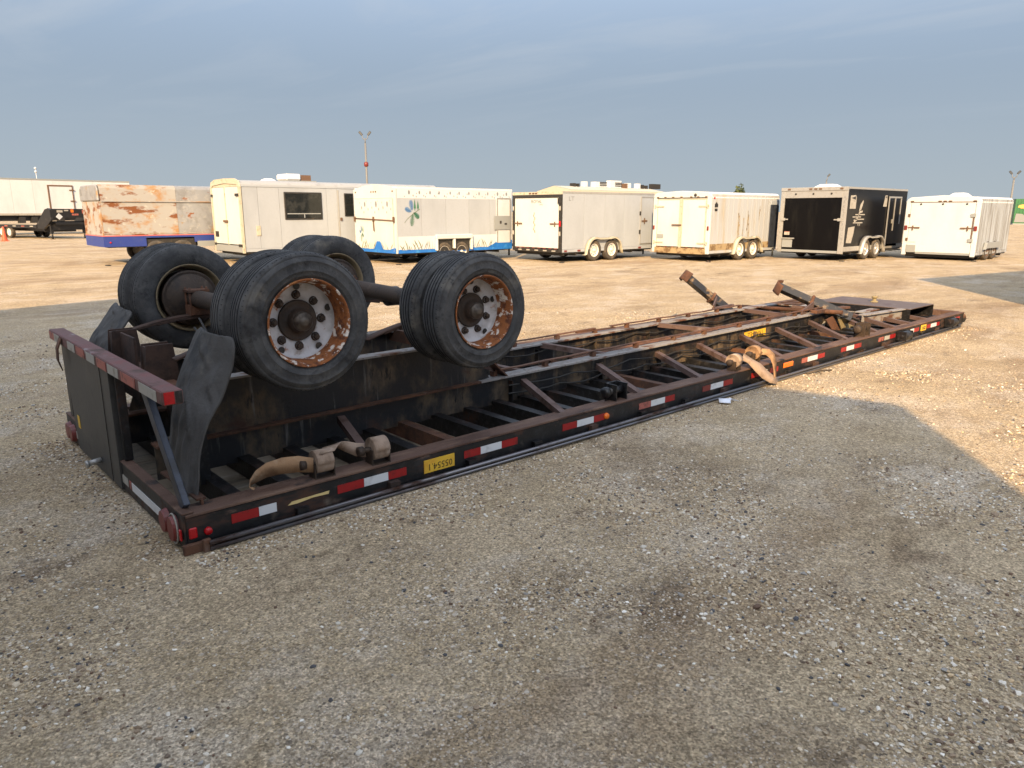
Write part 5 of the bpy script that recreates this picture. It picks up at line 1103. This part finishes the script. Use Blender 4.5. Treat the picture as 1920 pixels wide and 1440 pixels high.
def gooseneck():
    t = thing('gooseneck_flatbed', 'black gooseneck flatbed with a white diamond sign on its raised front', 'trailer', (8.55,49.5,0), R(107.0))
    W_ = 2.35   # local x: from the neck back along the deck, local y: towards the viewer's left is +y
    mb = MB(); mb.box(1.9,9.6,-W_,0,.80,.86); mb.build('deck', M['wood'], t)
    for y in (-W_-.03,0): 
        mb = MB(); mb.box(1.7,9.6,y,y+.03,.66,.865); r_ = mb.build('side_rail', M['ghead'], t)
        for k in range(7): q = MB(); q.box(2.1+k*1.05,2.5+k*1.05,y-.004 if y < -1 else y+.031,y-.001 if y < -1 else y+.034,.74,.80); q.build('reflective_strip', M['palered' if k%2 else 'oldwhite'], r_)
    mb = MB(); mb.box(1.4,9.5,-W_*.75,-W_*.65,.45,.79); mb.box(1.4,9.5,-W_*.35,-W_*.25,.45,.79); mb.build('main_beam', M['ghead'], t)
    mb = MB(); mb.poly([(-.05,0,1.15),(-.05,0,1.80),(.15,0,1.88),(.55,0,1.80),(1.75,0,.86),(1.75,0,.62),(.9,0,.62)], (0,-.12,0)); mb.poly([(-.05,-W_+.12,1.15),(-.05,-W_+.12,1.80),(.15,-W_+.12,1.88),(.55,-W_+.12,1.80),(1.75,-W_+.12,.86),(1.75,-W_+.12,.62),(.9,-W_+.12,.62)], (0,-.12,0))
    mb.box(-.06,.12,-W_+.121,-.121,1.30,1.84); mb.box(.3,.42,-W_+.121,-.121,.55,1.1); mb.box(.0,.9,-W_+.3,-.3,.88,1.02); mb.build('neck', M['ghead'], t)
    mb = MB(); mb.poly([(-.065,-.30,1.36),(-.065,-.50,1.18),(-.065,-.72,1.36),(-.065,-.50,1.58)], (-.01,0,0)); mb.build('diamond_sign', M['w_clean'], t)
    for y0, y1, z0, z1, k in ((-.4,-.75,1.62,1.76,'oldwhite'),(-.85,-1.1,1.70,1.78,'oldwhite'),(-1.25,-1.42,1.62,1.80,'amber'),(-1.3,-1.7,1.44,1.55,'palered'),(-1.95,-2.1,1.55,1.78,'palered')):
        mb = MB(); mb.box(-.072,-.061,y1,y0,z0,z1); mb.build('sticker', M[k], t)
    for y in (-.18,-W_+.18):
        mb = MB(); mb.box(.3,.44,y-.07,y+.07,.35,1.1); mb.tube([(.37,y,.02),(.37,y,.4)],.045,8); mb.box(.25,.49,y-.12,y+.12,.0,.02); mb.build('jack_leg', M['ghead'], t)
    mb = MB(); mb.box(1.25,1.3,-W_+.2,-.2,.42,.75); mb.build('tool_tray', M['ghead'], t)
    tm, rm = wheel_mesh(.38,.24,'wrim')
    for x in (5.2,6.15):
        for y, rz in ((.02,math.pi),(-W_-.02,0)): w = link(tm,'wheel',t,(x,y,.38),rot=(0,0,rz)); link(rm,'rim',w)
gooseneck()
def cone():
    t = thing('traffic_cone', 'red-orange traffic cone standing left of the gooseneck flatbed wheels', 'cone', (5.9,48.4,0))
    mb = MB(); mb.box(-.2,.2,-.2,.2,0,.04); mb.build('base', M['cone'], t); mb = MB(); mb.lathe([(.15,.04),(.12,.25),(.045,.80),(.035,.82),(0,.82)], 16, axis='z'); mb.build('cone_body', M['cone'], t)
cone()

# ------------------------------------------------------------------ lights, buildings and things beyond the row
def lamp_post(loc, h, label, heads, red=False, yaw=0, arm=.34, hs=1.0):
    t = thing('lamp_post', label, 'lamp post', loc, yaw)
    mb = MB(); mb.tube([(0,0,0),(0,0,h*.95)], [.095,.075], 10); mb.tube([(0,0,h*.95),(0,0,h)], .04, 8); mb.build('post', M['pole'], t)
    for s in heads:
        a = MB(); a.tube([(0,0,h-.05),(s*arm*.5,0,h-.08),(s*arm*.85,0,h+.02),(s*arm,0,h+.25)], .03, 8); ar = a.build('arm', M['pole'], t)
        q = MB(); q.bar((s*arm*.95,0,h+.22),(s*(arm+.30*hs),0,h+.22+.36*hs),.24*hs,.13*hs,up=(0,1,0)); q.build('lamp_head', M['lamphead'], ar, bevel=.03)
    if red: mb = MB(); mb.lathe([(.10,5.05),(.17,5.1),(.17,5.35),(.10,5.4)], 10, axis='z'); mb.build('red_band', M['reddull'], t)
    return t
lamp_post((29.9,47.75,0), 7.15, 'tall twin-headed lamp post with a red band, behind the white office trailer', (-1,1), True, R(-42), .22, .75)
lamp_post((71.0,30.8,0), 4.75, 'small lamp post seen above the black enclosed trailer', (1,), False, R(-60), .06, .7)
lamp_post((71.4,15.2,0), 4.45, 'lamp post beside the green container at the right edge', (-1,1), False, R(-75), .18, .7)
def site():
    t = thing('site_building', 'low cream building with vents and air units along its roof behind the row', 'building', (0,0,0))
    A, B = Vector((43.6,42.9,0)), Vector((42.6,37.9,0)); C = Vector((55.5,38.2,0)); Dv = A+(C-B); ze, zr = 3.36, 3.74
    up = lambda v, z: Vector((v.x, v.y, z)); mid = (A+B)/2; mid2 = (Dv+C)/2
    mb = MB(); mb.add([A,B,up(B,ze),up(mid,zr),up(A,ze)], [(0,1,2,3,4)]); mb.add([B,C,up(C,ze),up(B,ze)], [(0,1,2,3)]); mb.add([C,Dv,up(Dv,ze),up(mid2,zr),up(C,ze)], [(0,1,2,3,4)]); mb.add([Dv,A,up(A,ze),up(Dv,ze)], [(0,1,2,3)]); mb.build('wall', M['site'], t)
    mb = MB(); mb.add([up(B,ze+.01),up(C,ze+.01),up(mid2,zr+.01),up(mid,zr+.01),up(A,ze+.01),up(Dv,ze+.01)], [(0,1,2,3),(3,2,5,4)]); rf = mb.build('roof', M['site'], t)
    e = (C-B).normalized()
    for u, w, h, k in ((2.2,.22,.28,'dark'),(2.7,.2,.26,'dark'),(3.6,.3,.45,'w_clean'),(4.9,1.5,.46,'w_clean'),(7.0,1.5,.62,'w_clean'),(8.9,.5,.40,'brownfit'),(9.5,.4,.45,'w_clean'),(11.0,.3,.45,'w_clean'),(11.6,.25,.35,'dark'),(12.2,.25,.3,'dark')):
        p = mid+e*u*1.0; z = zr-.02
        mb = MB(); mb.bar(p+Vector((0,0,z+h/2)), p+e*w+Vector((0,0,z+h/2)), .5, h); o = mb.build('roof_unit', M[k], rf)
    for u in (5.0,7.1):
        mb = MB(); p = mid+e*(u+.25); [mb.bar(p+Vector((.26,-.27,zr+zz)), p+e*.95+Vector((.26,-.27,zr+zz)), .02, .07) for zz in (.14,.28,.40)]; mb.build('louvre', M['dark'], rf)
    mb = MB(); p = mid+e*13.2; mb.bar(p+Vector((0,0,zr+.22)), p+e*1.3+Vector((0,0,zr+.22)), .4, .46); mb.build('roof_unit', M['dark'], rf)
site()
def green_box():
    t = thing('shipping_container', 'dark green container with an orange animal picture at the right edge', 'container', (112.5,25.3,0), R(-66))
    mb = MB(); mb.box(0,12,0,2.6,.15,3.25)
    k = .25
    while k < 11.8: mb.box(k,k+.14,-.04,-.001,.35,3.05); k += .32
    mb.build('container_body', M['green'], t); mb = MB(); mb.box(0,12,-.03,2.63,0,.149); mb.build('base', M['switch'], t)
    g = MB(); P = lambda a, b: (a, -.045, b)
    g.add([P(.3,2.2),P(.7,2.05),P(1.5,2.1),P(1.9,2.3),P(2.1,2.75),P(1.7,2.6),P(.9,2.55),P(.4,2.45)], [tuple(range(8))], 0); g.add([P(1.9,2.3),P(2.2,2.5),P(2.45,2.9),P(2.1,2.75)], [(0,1,2,3)], 1)
    g.add([P(.1,.3),P(1.9,.3),P(1.6,.8),P(.9,1.35),P(.2,1.4)], [tuple(range(5))], 2); g.build('picture', [M['orange'], M['w_clean'], M['flake']], t)
green_box()
def tree():
    t = thing('tree', 'small green treetop showing above the cream trailer roof', 'tree', (75.8,43.1,0))
    mb = MB(); mb.tube([(0,0,0),(.05,0,1.6),(0,.05,3.6)], [.16,.12,.05], 8); [mb.tube([(0,0,1.8+k*.3),(.6*math.cos(k*2.1),.6*math.sin(k*2.1),2.6+k*.3)], [.05,.02], 6) for k in range(5)]; mb.build('trunk', M['bark'], t)
    r_ = random.Random(4); mb = MB()
    for k in range(900):
        u = Vector((r_.gauss(0,1),r_.gauss(0,1),r_.gauss(0,1))).normalized()*(r_.random()**.4); p = Vector((u.x*.62, u.y*.62, 3.15+u.z*1.3*(1+.25*math.sin(5*u.x)))); a = Vector((r_.gauss(0,1),r_.gauss(0,1),r_.gauss(0,1)))*.11; b = Vector((r_.gauss(0,1),r_.gauss(0,1),r_.gauss(0,1)))*.11
        mb.add([p,p+a,p+a+b,p+b], [(0,1,2,3)])
    mb.build('crown', M['leaf'], t)
tree()
def mast():
    t = thing('radio_mast', 'thin distant mast with white fittings behind the box semi-trailer', 'mast', (19.4,114.6,0))
    mb = MB(); mb.tube([(0,0,0),(0,0,7.4)], [.05,.03], 6); mb.build('pole', M['roofw'], t); mb = MB(); mb.ball((0,0,7.3),.16); mb.ball((0,0,6.85),.16); mb.build('dish', M['w_clean'], t)
mast()
def side_box():
    d = Vector((5.1,-1.05,0)).normalized()
    t = thing('truck_box', 'tall box-bodied trailer off to the right whose shade crosses the gravel', 'trailer', (13.2,-1.49,0), math.atan2(d.y, d.x))
    for i in range(8): mb = MB(); mb.box(1.5*i+.004,1.5*i+1.496,-.04,0,.25,3.9); mb.build('wall_panel', M['w_side'], t)
    mb = MB(); mb.box(0,12,-2.5,-.041,.25,3.9); mb.build('box_body', M['w_side'], t); mb = MB(); mb.box(-.02,12.02,-2.52,.02,3.901,4.0); mb.build('roof', M['alu'], t)
    mb = MB(); mb.box(.0,12,-2.45,-.05,.05,.249); mb.build('skirt', M['switch'], t); put_wheels(t, (9,10.2), -2.5, .40, inset=-.2)
side_box()

# ------------------------------------------------------------------ litter on the gravel
mb = MB(); mb.ribbon([[(4.60,-.16,.012),(4.66,-.24,.010)],[(4.66,-.11,.030),(4.70,-.21,.022)],[(4.71,-.10,.012),(4.75,-.19,.03)],[(4.76,-.17,.010),(4.78,-.25,.012)]], .002)
tag(mb.build('paper_scrap', M['paper']), 'crumpled white paper scrap lying on the gravel beside the trailer rail', 'litter')
mb = MB(); mb.tube([(6.35,-.10,.012),(6.48,-.16,.035),(6.60,-.12,.015),(6.72,-.20,.012)], .010, 6); mb.tube([(6.48,-.16,.03),(6.44,-.22,.012)], .007, 6)
tag(mb.build('bent_twig', M['bark']), 'thin bent twig on sunlit gravel beside the trailer rail', 'twig')
